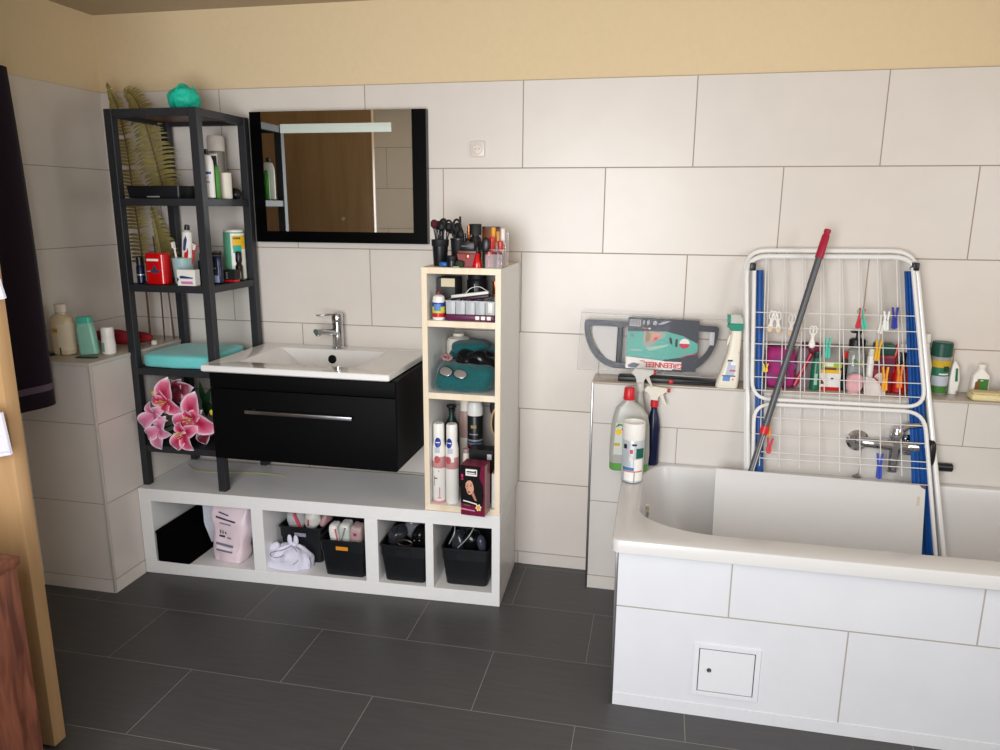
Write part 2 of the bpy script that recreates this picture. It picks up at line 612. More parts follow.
ceramic = mat('white glazed ceramic', 'eceae8', .08, var=.008, coat=.5)
t = thing('washbasin', 'white ceramic washbasin slab with shallow rectangular bowl on the black cabinet', 'washbasin', (-.713, -.24, .846))
X0, X1, Y0, Y1 = -1.064, -.358, -.472, -.001
zt = .871
rs = [rr(X0 + .006, X1 - .006, Y0 + .006, Y1, [.004] * 4, .8465, 4), rr(X0, X1, Y0, Y1, [.006] * 4, .851, 4), rr(X0, X1, Y0, Y1, [.006] * 4, zt - .003, 4),
      rr(X0 + .003, X1 - .003, Y0 + .003, Y1 - .003, [.006] * 4, zt, 4),
      rr(-.972, -.512, -.385, -.074, [.012] * 4, zt, 4), rr(-.966, -.518, -.379, -.079, [.014] * 4, zt - .003, 4),
      rr(-.80, -.60, -.33, -.098, [.02] * 4, .745, 4), rr(-.78, -.62, -.31, -.115, [.02] * 4, .738, 4)]
part(t, 'basin', B().rings(rs, cap0=False), ceramic, w=True)
b = B().lathe([(.017, 0), (.017, .004), (.0135, .006), (.0115, .003), (.001, .003)], n=24).xf(M_((-.738, -.0855, .832), (PI / 2 - .15, 0, 0)))
part(t, 'overflow_ring', b, mat('dark overflow', '2a2b2e', .25, .8), w=True)
b = B().lathe([(.022, 0), (.022, .003), (.006, .005), (.001, .005)], n=24).xf(M_((-.715, -.21, .739)))
part(t, 'drain', b, chrome, w=True)

t = thing('basin_mixer_tap', 'chrome single lever mixer tap on the back of the washbasin', 'tap', (-.726, -.052, .871))
part(t, 'body', B().lathe([(.026, .0005), (.026, .004), (.0225, .008), (.0215, .06), (.0215, .095), (.021, .105)], n=28), chrome)
b = B()
pr = []
for k in range(9):
    u = k / 8
    yy, zz = -.012 - .088 * u, .062 + .026 * u - .012 * u * u
    w, h = .019 - .002 * u, .0145 - .003 * u
    pr.append([(w * math.cos(a * PI / 6), yy + (.004 if False else 0), zz + h * math.sin(a * PI / 6)) for a in range(12)])
b.rings(pr)
b.cyl((0, -.09, .078), (0, -.09, .060), .0105, n=16)
sp = part(t, 'spout', b.xf(M_((0, 0, 0), (0, 0, -.55))), chrome)
part(t, 'lever_base', B().lathe([(.0215, .107), (.0225, .112), (.0225, .134), (.019, .139), (.001, .139)], n=28), chrome)
b = B().box(-.0095, .0095, -.085, .0, .134, .1405, .002)
part(t, 'lever', b.xf(M_((0, 0, 0), (0, 0, -.75))), chrome)

# ================================================================= mirror
t = thing('wall_mirror', 'rectangular wall mirror with black border and frosted light strip', 'mirror', (-.356, -.001, 1.283), rz=0)
MX0, MX1, MZ0, MZ1 = -1.055, -.356, 1.283, 1.77
part(t, 'housing', B().box(MX0, MX1, -.03, -.0005, MZ0, MZ1, .001, 1), mat('black mirror housing', '131316', .4), w=True)
b = B()
b.box(MX0, -1.008, -.033, -.0302, MZ0, MZ1)
b.box(-.41, MX1, -.033, -.0302, MZ0, MZ1)
b.box(-1.008, -.41, -.033, -.0302, MZ0, 1.325)
part(t, 'black_border', b, mat('black glass border', '020203', .3, var=.02, spec=.1), w=True)
glass = mat('mirror silver', 'dfe3e2', .015, 1., var=0)
part(t, 'mirror_glass', B().box(-1.0078, -.4102, -.0328, -.0303, 1.3252, MZ1), glass, w=True)
part(t, 'light_strip', B().box(-.93, -.488, -.0345, -.0329, 1.691, 1.724, .001), mat('frosted glass strip', 'c6cfc5', .5, var=.02), w=True)
part(t, 'touch_button', B().lathe([(.007, 0), (.007, .0006), (.0055, .0006), (.0055, 0)], n=24).xf(M_((-.69, -.0329, 1.375), (PI / 2, 0, 0))), mat('touch mark', '6d5f45', .5), w=True)

t.rotation_euler = (0, 0, math.radians(1.2))

# ================================================================= cube shelf on the bench end
birch = wood_mat('birch edge', 'eedfc8', 'e4d1b3', 'z', 4., .45)
lamw = mat('white shelf laminate', 'e3e2df', .4, var=.015)
CX0, CX1, CY0, CY1, CZ0, CZ1 = -.277, -.002, -.357, -.02, .3535, 1.222
t = thing('cube_shelf', 'narrow white cube shelf with birch edges standing on the bench end', 'shelf', (CX0, CY0, CZ0), rz=0)
def cpan(name, x0, x1, z0, z1, horiz=False):
    p = part(t, name, B().box(x0, x1, CY0 + .004, CY1, z0, z1, .0006, 1), lamw, w=True)
    part(p, 'birch_edge', B().box(x0, x1, CY0, CY0 + .0039, z0, z1, .0005, 1), birch, 'pale birch front edge', w=True)
TKN = .019
cpan('top_board', CX0, CX1, CZ1 - .02, CZ1)
cpan('bottom_board', CX0, CX1, CZ0, CZ0 + .022)
cpan('side_panel', CX0, CX0 + TKN, CZ0 + .0221, CZ1 - .0201)
cpan('side_panel', CX1 - TKN, CX1, CZ0 + .0221, CZ1 - .0201)
cpan('shelf_board', CX0 + TKN + .0002, CX1 - TKN - .0002, 1.022, 1.043)
cpan('shelf_board', CX0 + TKN + .0002, CX1 - TKN - .0002, .768, .79)
part(t, 'top_facing', B().box(CX0, CX1, CY0 + .004, CY1, CZ1 + .0001, CZ1 + .0012), birch, w=True)

# ================================================================= bathtub
acr = mat('white bath acrylic', 'd2d0cf', .24, var=.008)
t = thing('bathtub', 'white built in bathtub with rounded rim behind the tiled apron', 'bathtub', (1.3, -.48, .1))
bx0, bx1, by0, by1 = .417, 2.34, -.833, -.1385
zr = .525
R0 = [(.03, .03), (.03, .03), (.025, .025), (.03, .03)]
Ri = [(.12, .12), (.10, .17), (.24, .15), (.12, .12)]
def rg(d, z, R, ix0, ix1, iy0, iy1):
    return rr(ix0 + d, ix1 - d, iy0 + d, iy1 - d, R, z, 14)
o_ = (bx0, bx1, by0, by1)
i_ = (.488, 2.27, -.735, -.176)
rs = [rg(.012, .4835, R0, *o_), rg(0, .4875, R0, *o_), rg(0, zr - .008, R0, *o_), rg(.003, zr - .002, R0, *o_), rg(.009, zr, R0, *o_),
      rg(-.010, zr, Ri, *i_), rg(-.004, zr - .002, Ri, *i_), rg(0, zr - .009, Ri, *i_)]
for k in range(1, 9):
    u = k / 8
    z = zr - .009 - (zr - .15) * (1 - (1 - u) ** 1.25)
    q = u ** 1.6
    rs.append(rr(.488 + .05 * u + .15 * q * u, 2.27 - .05 * u - .1 * q, -.735 + .02 * u + .05 * q, -.176 - .02 * u - .05 * q, [(a + .02 * u, c2 + .01 * u) for a, c2 in Ri], z, 14))
part(t, 'tub', B().rings(rs, cap0=False), acr, w=True)
b = B().lathe([(.024, 0), (.026, .006), (.022, .012), (.004, .013)], n=28).xf(M_((.502, -.50, .478), (0, PI / 2 + .05, 0)))
part(t, 'overflow_cover', b, chrome, w=True)
b = B().lathe([(.014, 0), (.014, .003), (.005, .006), (.001, .012)], n=20).xf(M_((1.205, -.148, .527), (0, 0, 0)))
part(t, 'plug', b, steel, w=True)

# access hatch in the apron
t = thing('access_hatch', 'small white inspection hatch in the tiled bath apron', 'hatch', (.75, BY, .068))
wm = mat('white enamelled metal', 'dcdce0', .3, var=.01)
b = B()
for a in ((.658, .672, .068, .231), (.824, .838, .068, .231), (.672, .824, .068, .081), (.672, .824, .216, .231)):
    b.box(a[0], a[1], BY - .004, BY + .002, a[2], a[3], .0008, 1)
part(t, 'frame', b, wm, w=True)
part(t, 'backing', B().box(.672, .824, BY - .0007, BY + .001, .081, .216), mat('hatch gap', '3a3a3c', .7), w=True)
d = part(t, 'door', B().box(.6745, .8215, BY - .0035, BY - .001, .0835, .2135, .0006, 1), wm, w=True)
part(d, 'lock', B().lathe([(.0065, 0), (.0065, .002), (.004, .002), (.004, .0012), (.0005, .0012)], n=18).xf(M_((.702, BY - .0035, .151), (PI / 2, 0, 0))), steel, w=True)

# bath mixer on the ledge wall
t = thing('bath_mixer_tap', 'chrome bath mixer with round rosette behind the drying rack', 'tap', (1.26, -.139, .60))
part(t, 'rosette', B().lathe([(.036, 0), (.036, .006), (.028, .012), (.001, .012)], n=32).xf(M_((1.195, -.139, .655), (PI / 2, 0, 0))), chrome, w=True)
b = B().tube([(1.195, -.147, .655), (1.215, -.161, .655), (1.29, -.163, .652), (1.36, -.163, .65)], [.015, .018, .019, .019], 20)
part(t, 'body', b, chrome, w=True)
part(t, 'rosette', B().lathe([(.036, 0), (.036, .006), (.028, .012), (.001, .012)], n=32).xf(M_((1.355, -.139, .65), (PI / 2, 0, 0))), chrome, w=True)
part(t, 'outlet', B().tube([(1.305, -.163, .65), (1.305, -.163, .62), (1.305, -.164, .59), (1.306, -.167, .560)], [.021, .020, .018, .016], 16), chrome, w=True)
b = B().lathe([(.019, 0), (.0225, .012), (.0225, .030), (.018, .044), (.001, .046)], n=28).xf(M_((1.31, -.163, .668)))
b.tube([(1.31, -.163, .652), (1.31, -.163, .668)], .0215, 24)
b.tube([(1.345, -.163, .65), (1.378, -.163, .65)], [.0225, .020], 24)
b.tube([(1.31, -.163, .70), (1.34, -.164, .722), (1.385, -.165, .728)], [.013, .012, .009], 12)
part(t, 'lever', b, chrome, w=True)

# ================================================================= fern fronds
fern_m = mat('dried fern green', '8a7d45', .7, var=.25, scale=25, bump=.2)
fern_stem = mat('fern stem brown', '5a3d22', .6, var=.2)
def curve(pts, n):
    """smooth resampling of a polyline (Catmull-Rom)"""
    P = [Vector(p) for p in pts]
    P = [P[0] * 2 - P[1]] + P + [P[-1] * 2 - P[-2]]
    out = []
    m = len(P) - 3
    for i in range(n + 1):
        s = min(i / n * m, m - 1e-6)
        k = int(s)
        t = s - k
        a, b2, c, d = P[k:k + 4]
        out.append(.5 * ((2 * b2) + (-a + c) * t + (2 * a - 5 * b2 + 4 * c - d) * t * t + (-a + 3 * b2 - 3 * c + d) * t ** 3))
    return out
def frond(label, pts, t_leaf, wl, wr, droop=.3, n=40, seed=0, hw0=.005):
    rnd = random.Random(seed)
    c = curve(pts, 90)
    base = c[-1].copy()
    t = thing('fern_frond', label, 'fern', base, group=None)
    part(t, 'stem', B().tube(c[::3], [.0012 + .0028 * i / 30 for i in range(len(c[::3]))], 6), fern_stem, w=True)
    b = B()
    for i in range(2, n):
        u = i / n * t_leaf
        k = int(u * 90)
        p = c[k]
        d = (c[min(k + 1, 90)] - c[max(k - 1, 0)]).normalized()
        side = Vector((d.z, 0, -d.x)).normalized()
        for s, w in ((1, wr), (-1, wl)):
            ln = w * min(1., .03 + 1.45 * (i / n)) * (1 - .25 * max(0, i / n - .7) / .3) * rnd.uniform(.85, 1.05)
            dirv = (side * s - d * droop).normalized()
            hw = hw0 * min(1, .35 + 1.5 * i / n)
            y0 = Vector((0, rnd.uniform(-.006, .002), 0))
            def fn(a, q, p=p, dirv=dirv, ln=ln, hw=hw, d=d, y0=y0, s=s):
                wd = hw * (1 - a ** 2.2) * (.75 + .5 * a)
                return p + dirv * ln * a + d * wd * (q - .5) * 2 + y0 * a + Vector((0, -.010 * math.sin(a * 2.4) + .012 * a * a, .0)) - d * (-.25 * ln * a * a)
            b.sheet(fn, 5, 2, .0006)
    part(t, 'leaf_blade', b, fern_m, w=True)
    return t
frond('tall fern frond rising above the rack top at the left wall corner', [(-1.589, -.135, 1.879), (-1.573, -.135, 1.832), (-1.553, -.135, 1.777), (-1.531, -.135, 1.63), (-1.524, -.135, 1.46), (-1.513, -.135, 1.286), (-1.508, -.135, 1.088), (-1.51, -.135, .8805)], .80, .062, .075, seed=1, n=64, hw0=.0066)
frond('broad fern frond standing on the upper rack shelf behind the black tray', [(-1.535, -.105, 1.815), (-1.522, -.105, 1.845), (-1.486, -.105, 1.80), (-1.459, -.105, 1.713), (-1.433, -.105, 1.601), (-1.413, -.105, 1.50), (-1.404, -.105, 1.4475)], .97, .10, .096, droop=.2, seed=2, n=50, hw0=.0066)
frond('shorter fern frond with holes on the ledge behind the red tin', [(-1.495, -.085, 1.46), (-1.472, -.085, 1.345), (-1.456, -.085, 1.227), (-1.45, -.08, 1.12), (-1.452, -.07, 1.0), (-1.455, -.06, .8805)], .58, .085, .032, droop=.12, seed=3, n=32, hw0=.0085)
b = B().tube(curve([(-1.478, -.09, .8805), (-1.476, -.09, 1.1), (-1.487, -.09, 1.30)], 12), .003, 6)
solo('dried_stem', b, mat('dark red stem', '4a2018', .6), 'thin dark bare stem standing beside the fern stems on the ledge', 'stem')

# ================================================================= things on the rack
t = thing('bath_pouf', 'turquoise mesh bath pouf on top of the black rack', 'bath sponge', (-1.223, -.2, 1.7503))
tq = mat('turquoise mesh', '17c2a4', .55, var=.15, scale=90, bump=.4)
part(t, 'mesh_ball', B().blob((0, 0, .048), (.056, .052, .048), 2, .007, 45, 3, 26, squash=-.0478), tq)
b = B()
for k in range(7):
    a = k * .9
    ax = Vector((math.cos(a), math.sin(a), .4 * math.sin(3 * a))).normalized()
    u = ax.orthogonal().normalized()
    w2 = ax.cross(u)
    pts = [Vector((0, 0, .05)) + (u * math.cos(q * PI / 8 + a) * .055 + w2 * math.sin(q * PI / 8 + a) * .05) for q in range(9)]
    pts = [Vector((p.x, p.y, max(p.z, .004))) for p in pts]
    b.tube(pts, .0035, 6)
part(t, 'ruffle', b, tq)

wht = mat('white bottle plastic', 'e9e6e0', .35, var=.01)
wht2 = mat('warm white plastic', 'ded6c9', .45, var=.02)
greyc = mat('grey can metal', '9c9b9b', .3, .6, var=.03)
darklab = mat('dark print', '23242c', .5)
navy = mat('navy plastic', '0f1a3c', .25, var=.05)
blue = mat('blue print', '20379a', .4)
red = mat('red print', 'c4181d', .35, var=.03)
green = mat('green plastic', '3d8a26', .35)
pink = mat('pink print', 'd98a97', .5)
silver = mat('silver plastic', 'b5b6b8', .3, .5)
Z1 = 1.4455
t = thing('storage_tray', 'low black tray in front of the fern on the upper rack shelf', 'tray', (-1.29, -.25, Z1))
b = B().rings([rr(-.105, .105, -.08, .08, [.01] * 4, 0, 3), rr(-.11, .11, -.085, .085, [.01] * 4, .044, 3), rr(-.106, .106, -.081, .081, [.01] * 4, .044, 3), rr(-.102, .102, -.077, .077, [.01] * 4, .004, 3)])
part(t, 'tray', b, black_pl)
part(t, 'grey_clip', B().box(-.02, .03, -.0905, -.086, .003, .008, .001), silver)
t = thing('hair_brush', 'brown wooden brush lying in the black tray on the upper shelf', 'brush', (-1.23, -.235, Z1 + .006), rot=(0, -.45, .2))
part(t, 'handle', B().tube([(-.05, 0, .005), (0, 0, .007), (.03, 0, .012)], [.007, .006, .010], 10), wood_mat('brown brush wood', '5a3319', '6b4024', 'x', 8))
part(t, 'bristle_head', B().box(.0, .05, -.012, .012, .008, .022, .004), black_pl)

P = [(.017, 0), (.0255, .004), (.026, .11), (.025, .13), (.018, .15), (.008, .154)]
bottle('lotion_bottle', 'white lotion bottle with black cap beside the front post on the upper rack shelf', 'bottle', (-1.102, -.277, Z1), P, wht, [(.009, .152), (.009, .172), (.001, .173)], black_pl,
       [('blue_print', .085, .094, blue, -2.2, -.6), ('blue_print', .055, .061, mat('pale blue print', '8a97c4', .5), -2.2, -.9), ('red_print', .072, .076, pink, -2.2, -1.0)], sy=.65)
P = [(.03, 0), (.033, .004), (.033, .175), (.032, .178)]
bottle('spray_can', 'tall grey aerosol can with pale cap at the back of the upper rack shelf', 'spray can', (-1.178, -.088, Z1), P, greyc,
       [(.0325, .1785), (.0325, .228), (.028, .236), (.001, .237)], mat('pale cap', 'cfc7bd', .4), [('dark_panel', .115, .168, wht, -1.85, -.95), ('dark_logo', .125, .16, darklab, -1.75, -1.05), ('dark_mark', .06, .066, darklab, -1.6, -.95)])
P = [(.021, 0), (.0235, .003), (.0245, .09), (.021, .094), (.001, .0945)]
bottle('plain_jar', 'short cream cylinder container at the right of the upper rack shelf', 'container', (-1.103, -.165, Z1), P, wht2, [(.0246, .0885), (.0246, .094), (.02, .0965), (.001, .0968)], wht2)
P = [(.009, 0), (.0105, .003), (.0105, .1), (.008, .112), (.001, .114)]
bottle('shampoo_bottle', 'slim bright green bottle between two white containers on the upper shelf', 'bottle', (-1.092, -.236, Z1), P, green, [(.0075, .108), (.0075, .118), (.001, .119)], mat('dark green plastic', '1d4d1c', .4))
t = thing('hair_roller', 'small round black item at the right end of the upper rack shelf', 'accessory', (-1.098, -.105, Z1))
part(t, 'ball', B().blob((0, 0, .021), (.021, .021, .021), 2, .003, 60, n=14), black_pl)
part(t, 'band', B().tube([(.0213 * math.cos(a * PI / 12), .0213 * math.sin(a * PI / 12), .021) for a in range(24)], .0015, 6, True), black_mt)

# second shelf
Z2 = 1.1365
for i, (x, y, h, lab) in enumerate(((-1.386, -.315, .1, 'navy blue tube bottle leftmost on the middle rack shelf'), (-1.366, -.27, .115, 'dark navy bottle just left of the red tin'))):
    P = [(.012, 0), (.0145, .003), (.0145, h * .62), (.0125, h * .66)]
    bottle('deodorant_bottle', lab, 'bottle', (x, y, Z2), P, navy, [(.0125, h * .662), (.0125, h * .97), (.009, h), (.001, h)], black_pl, [('silver_band', h * .3, h * .34, silver)])
t = thing('gift_tin', 'glossy red tin with small dark ship emblem on the middle rack shelf', 'tin', (-1.308, -.315, Z2))
redg = mat('gloss red', 'c50d10', .18, var=.02, coat=.4)
R4 = [.02] * 4
tb = part(t, 'body', B().rings([rr(-.041, .041, -.026, .026, R4, 0, 5), rr(-.043, .043, -.028, .028, R4, .003, 5), rr(-.043, .043, -.028, .028, R4, .108, 5), rr(-.039, .039, -.025, .025, R4, .114, 5)]), redg)
def ypoly(poly, y, th=.0008):
    return B().prism(poly, 'y', y - th, y)
part(tb, 'white_print', ypoly([(-.026, .085), (.022, .085), (.022, .093), (-.026, .093)], -.0281), mat('white print', 'ece6e2', .5))
part(tb, 'emblem', ypoly([(-.014, .045), (-.003, .041), (.012, .041), (.026, .047), (.022, .052), (.011, .053), (.009, .066), (.003, .07), (-.004, .064), (-.006, .053), (-.014, .05)], -.0281), mat('emblem grey blue', '3a3f58', .5))
part(tb, 'emblem_line', ypoly([(-.036, .0465), (-.014, .0475), (.026, .05), (-.014, .0495)], -.0281), mat('white print', 'ece6e2', .5))
t = thing('toothbrush_cup', 'pale teal plastic cup holding toothbrushes on the middle rack shelf', 'cup', (-1.225, -.285, Z2))
P = [(.030, 0), (.032, .003), (.0395, .095), (.0375, .095), (.030, .006)]
part(t, 'cup', B().lathe(P), mat('pale teal plastic', '9dbcbd', .4, var=.02))
t = thing('toothpaste_tube', 'white toothpaste tube with black cap standing in the teal cup', 'toothpaste', (-1.207, -.285, Z2 + .09), rot=(.05, .1, .2))
tube_m = wht
b = B().rings([[(.018 * math.cos(a * PI / 8), .004 * math.sin(a * PI / 8), -.05) for a in range(16)], [(.019 * math.cos(a * PI / 8), .012 * math.sin(a * PI / 8), .03) for a in range(16)], [(.017 * math.cos(a * PI / 8), .017 * math.sin(a * PI / 8), .10) for a in range(16)], [(.009 * math.cos(a * PI / 8), .009 * math.sin(a * PI / 8), .107) for a in range(16)]])
tb = part(t, 'tube', b, tube_m)
part(t, 'cap', B().lathe([(.0095, .1075), (.0095, .118), (.008, .126), (.001, .127)], n=16), black_pl)
part(tb, 'blue_print', ypoly([(-.008, .035), (.0, .033), (.006, .075), (.001, .088), (-.006, .07)], -.0165), mat('navy print', '29356d', .5))
part(tb, 'red_print', ypoly([(-.006, .008), (.008, .006), (.010, .03), (.007, .045), (.004, .03), (-.004, .025)], -.014), red)
part(tb, 'yellow_print', ypoly([(-.016, 0), (.014, 0), (.014, .006), (-.016, .006)], -.0115), mat('yellow print', 'e3b414', .5))
for i, (dx, dy, rot, m, lab) in enumerate(((-.024, -.005, (.05, -.08, 0), wht, 'white toothbrush left in the teal cup'), (.024, .0, (0, .35, 0), red, 'red and white toothbrush leaning right in the teal cup'), (.018, .014, (.0, .22, 0), mat('maroon plastic', '7c1a20', .35), 'dark red toothbrush at the back of the teal cup'))):
    t = thing('toothbrush', lab, 'toothbrush', (-1.225 + dx * .6, -.285 + dy, Z2 + .02), rot=rot)
    part(t, 'handle', B().tube([(0, 0, 0), (0, 0, .06), (0, 0, .11)], [.004, .0045, .003], 8), m)
    part(t, 'head', B().box(-.005, .005, -.0025, .0025, .105, .135, .002), m)
    part(t, 'bristles', B().box(-.004, .004, -.011, -.0026, .112, .133, .001, 1), wht)
t = thing('cream_box', 'small white carton with dark blue and pink print in front of the cup', 'box', (-1.166, -.345, Z2))
tb = part(t, 'carton', B().box(-.036, .036, -.016, .016, 0, .058, .001, 1), wht)
part(tb, 'print', ypoly([(-.022, .036), (-.012, .036), (.028, .03), (.028, .026), (-.022, .026), (-.026, .03)], -.0161), mat('navy print', '29356d', .5))
part(tb, 'print', ypoly([(-.022, .016), (.025, .016), (.028, .006), (-.018, .006)], -.0161), mat('rose print', 'c879a8', .5))
part(tb, 'print', ypoly([(-.0355, .032), (-.028, .022), (-.0355, .014)], -.0161), black_mt)
t = thing('aftershave_bottle', 'black rectangular bottle behind the cup near the rack post', 'bottle', (-1.165, -.25, Z2))
part(t, 'body', B().box(-.016, .016, -.012, .012, 0, .085, .003), black_pl)
part(t, 'cap', B().box(-.01, .01, -.009, .009, .0855, .112, .002), black_pl)
P = [(.018, 0), (.022, .004), (.0235, .045), (.021, .06)]
bottle('roll_on_deodorant', 'navy roll on deodorant with silver wave right of the front post', 'deodorant', (-1.112, -.245, Z2), P, navy, [(.0215, .0605), (.022, .09), (.017, .102), (.001, .104)], navy,
       [('white_logo', .075 - .02, .058, silver, -2.0, -1.3), ('silver_wave', .004, .03, mat('silver blue print', '9fb0d8', .4), -1.7, -.9)], sy=.75)
t = thing('small_box', 'small flat black box with red edge on the middle rack shelf', 'box', (-1.098, -.175, Z2))
tb = part(t, 'carton', B().box(-.025, .025, -.017, .017, .0085, .046, .001, 1), black_mt)
part(t, 'red_base', B().box(-.025, .025, -.017, .017, 0, .008, .001, 1), red)
for k in range(3):
    part(tb, 'white_mark', ypoly([(-.012, .013 + k * .009), (-.006, .013 + k * .009), (-.006, .019 + k * .009), (-.012, .019 + k * .009)], -.0171), silver)
P = [(.012, 0), (.0145, .003), (.0145, .055), (.009, .066)]
bottle('dropper_bottle', 'small dark glass bottle with amber glint beside the green canister', 'bottle', (-1.093, -.125, Z2), P, mat('dark brown glass', '1c0f0a', .08, coat=.5), [(.0095, .0665), (.012, .075), (.012, .105), (.008, .112), (.001, .112)], black_pl, [('amber_glint_band', .012, .03, mat('painted amber glint', 'a85a26', .4), -2.2, -.9)])  # amber band paints the glint into the glass colour
P = [(.016, 0), (.02, .003), (.02, .07), (.018, .078)]
bottle('dark_jar', 'dark brown jar with pale lid behind the navy deodorant', 'jar', (-1.165, -.165, Z2), P, mat('dark aubergine plastic', '1e1620', .3), [(.0205, .0785), (.0205, .105), (.017, .11), (.001, .11)], black_pl, [('label', .03, .05, mat('dull red label', '5c2b2b', .5))])
P = [(.013, 0), (.0155, .003), (.0155, .085), (.012, .092)]
bottle('cotton_jar', 'pale grey jar lid behind the dark jar on the middle shelf', 'jar', (-1.19, -.115, Z2), P, wht2, [(.014, .0925), (.014, .112), (.001, .113)], mat('olive lid', '7d7a62', .4))
P = [(.037, 0), (.040, .004), (.040, .18), (.0375, .184)]
bottle('tall_canister', 'tall mint green canister with yellow and white label on the middle shelf', 'canister', (-1.128, -.092, Z2), P, mat('mint green plastic', '63b28e', .35, var=.03), [(.0375, .1845), (.0375, .19), (.034, .194), (.001, .194)], wht,
       [('white_label', .006, .18, wht, -1.35, .2), ('yellow_label', .12, .172, mat('yellow print', 'e3b414', .5), -1.2, .15), ('teal_label', .105, .135, mat('teal print', '2fa38d', .5), -1.15, -.35), ('dark_title', .158, .166, mat('olive print', '70621a', .5), -1.1, -.4)])

# folded towel
def folded(name, label, cat, x0, x1, y0, y1, z, h, m, layers=3, seed=0, group=None):
    t = thing(name, label, cat, ((x0 + x1) / 2, (y0 + y1) / 2, z), group=group)
    for k in range(layers):
        zc = h * (k + .5) / layers
        ins = .004 * k + .002 * ((k + seed) % 2)
        b = B().blob((0, 0, zc), ((x1 - x0) / 2 - ins, (y1 - y0) / 2 - ins, h / layers * .56), 6.5, .014, 8, seed + k, 26)
        for v in b.bm.verts:
            v.co.z = max(v.co.z, .0005)
        part(t, 'fold', b, m)
    return t
tqt = mat('turquoise terry', '6fd0cf', .9, var=.08, scale=200, bump=.25, sheen=.3)
folded('folded_towel', 'folded turquoise towel on the rack shelf left of the basin', 'towel', -1.398, -1.108, -.356, -.07, .8222, .05, tqt, 1, 3)

# ---- lily bunch
def petal_mat(name, mid, edge):
    m = bpy.data.materials.new(name)
    m.use_nodes = True
    n, l = m.node_tree.nodes, m.node_tree.links
    p = n['Principled BSDF']
    uv = n.new('ShaderNodeUVMap')
    sp = n.new('ShaderNodeSeparateXYZ')
    l.new(uv.outputs[0], sp.inputs[0])
    a = n.new('ShaderNodeMath'); a.operation = 'SUBTRACT'; a.inputs[1].default_value = .5
    l.new(sp.outputs['Y'], a.inputs[0])
    b = n.new('ShaderNodeMath'); b.operation = 'ABSOLUTE'
    l.new(a.outputs[0], b.inputs[0])
    c = n.new('ShaderNodeMath'); c.operation = 'MULTIPLY'; c.inputs[1].default_value = 1.7
    l.new(b.outputs[0], c.inputs[0])
    d = n.new('ShaderNodeMath'); d.operation = 'POWER'; d.inputs[1].default_value = 2.2
    l.new(sp.outputs['X'], d.inputs[0])
    e = n.new('ShaderNodeMath'); e.operation = 'MAXIMUM'
    l.new(c.outputs[0], e.inputs[0]); l.new(d.outputs[0], e.inputs[1])
    no = n.new('ShaderNodeTexNoise'); no.inputs['Scale'].default_value = 60
    f = n.new('ShaderNodeMath'); f.operation = 'MULTIPLY_ADD'; f.inputs[1].default_value = .16
    l.new(no.outputs['Fac'], f.inputs[0]); l.new(e.outputs[0], f.inputs[2])
    r = n.new('ShaderNodeValToRGB')
    r.color_ramp.elements[0].position = .25; r.color_ramp.elements[0].color = lin(mid)
    r.color_ramp.elements[1].position = .98; r.color_ramp.elements[1].color = lin('f3e6ee')
    k = r.color_ramp.elements.new(.68); k.color = lin(edge)
    l.new(f.outputs[0], r.inputs[0])
    l.new(r.outputs[0], p.inputs['Base Color'])
    p.inputs['Roughness'].default_value = .55
    return m
pm1 = petal_mat('lily petal deep pink', 'b50d43', 'dc6f94')
pm2 = petal_mat('lily petal pale pink', 'c7648c', 'dd9ab8')
pm3 = petal_mat('lily petal maroon', '5a0d1c', '8f2643')
stam = mat('stamen yellow', 'd8c06a', .6)
leafm = mat('dark lily leaf', '123a1d', .45, var=.2)
t = thing('artificial_lily_bunch', 'bunch of pink and white artificial lilies on the lowest rack shelf', 'flowers', (-1.25, -.2, .5175))
stems = B()
def flower(px, pz, py, petals, m, yc=.02, st=True):
    c = Vector((px, py, pz))
    b = B()
    for (dx, dz, ln, wd) in petals:
        d = Vector((dx, 0, dz)).normalized()
        sd = Vector((d.z, 0, -d.x))
        def fn(a, q, d=d, sd=sd, ln=ln, wd=wd):
            w2 = wd * 1.22 * (math.sin(PI * min(1, a * .93 + .07) ** .9) ** .62 + .02)
            cup = (q - .5) ** 2 * wd * 1.0
            return c + d * ln * a + sd * w2 * (q - .5) * 2 + Vector((0, -.030 * math.sin(a * PI * .62) - cup + .035 * a ** 3, 0))
        b.sheet(fn, 10, 6, .0012, uv=True)
    f = part(t, 'flower', b, m, w=True)
    if st:
        s = B()
        for k in range(5):
            a = k * 1.25
            s.tube([c + Vector((0, -.002, 0)), c + Vector((.008 * math.cos(a), -.03, .008 * math.sin(a))), c + Vector((.016 * math.cos(a), -.048, .012 * math.sin(a) + .004))], [.001, .001, .0022], 6)
        part(f, 'stamens', s, stam, w=True)
    stems.tube([c + Vector((0, .004, 0)), c * .6 + Vector((-1.25, -.19, .60)) * .4 + Vector((0, .02, 0)), Vector((-1.25 + (px + 1.25) * .3, -.17, .5235))], [.004, .003, .003], 6)
flower(-1.175, .643, -.376, [(.15, 1, .105, .031), (-.9, -.42, .09, .033), (.95, -.35, .112, .03), (-.75, .8, .05, .012), (.6, .5, .05, .02)], pm1)
flower(-1.205, .588, -.392, [(-.55, -.85, .082, .024), (.4, -.95, .075, .02), (.95, .4, .07, .02), (-.3, .7, .05, .016)], pm1)
flower(-1.283, .700, -.372, [(.12, 1, .095, .03), (.85, -.5, .075, .022), (-.5, .85, .075, .013), (-.8, .2, .065, .018), (-.1, -.9, .05, .02)], pm1)
flower(-1.338, .65, -.382, [(-.75, -.65, .075, .024), (.75, .4, .06, .018), (.8, -.35, .06, .017), (-.25, .95, .05, .012)], pm2, st=False)
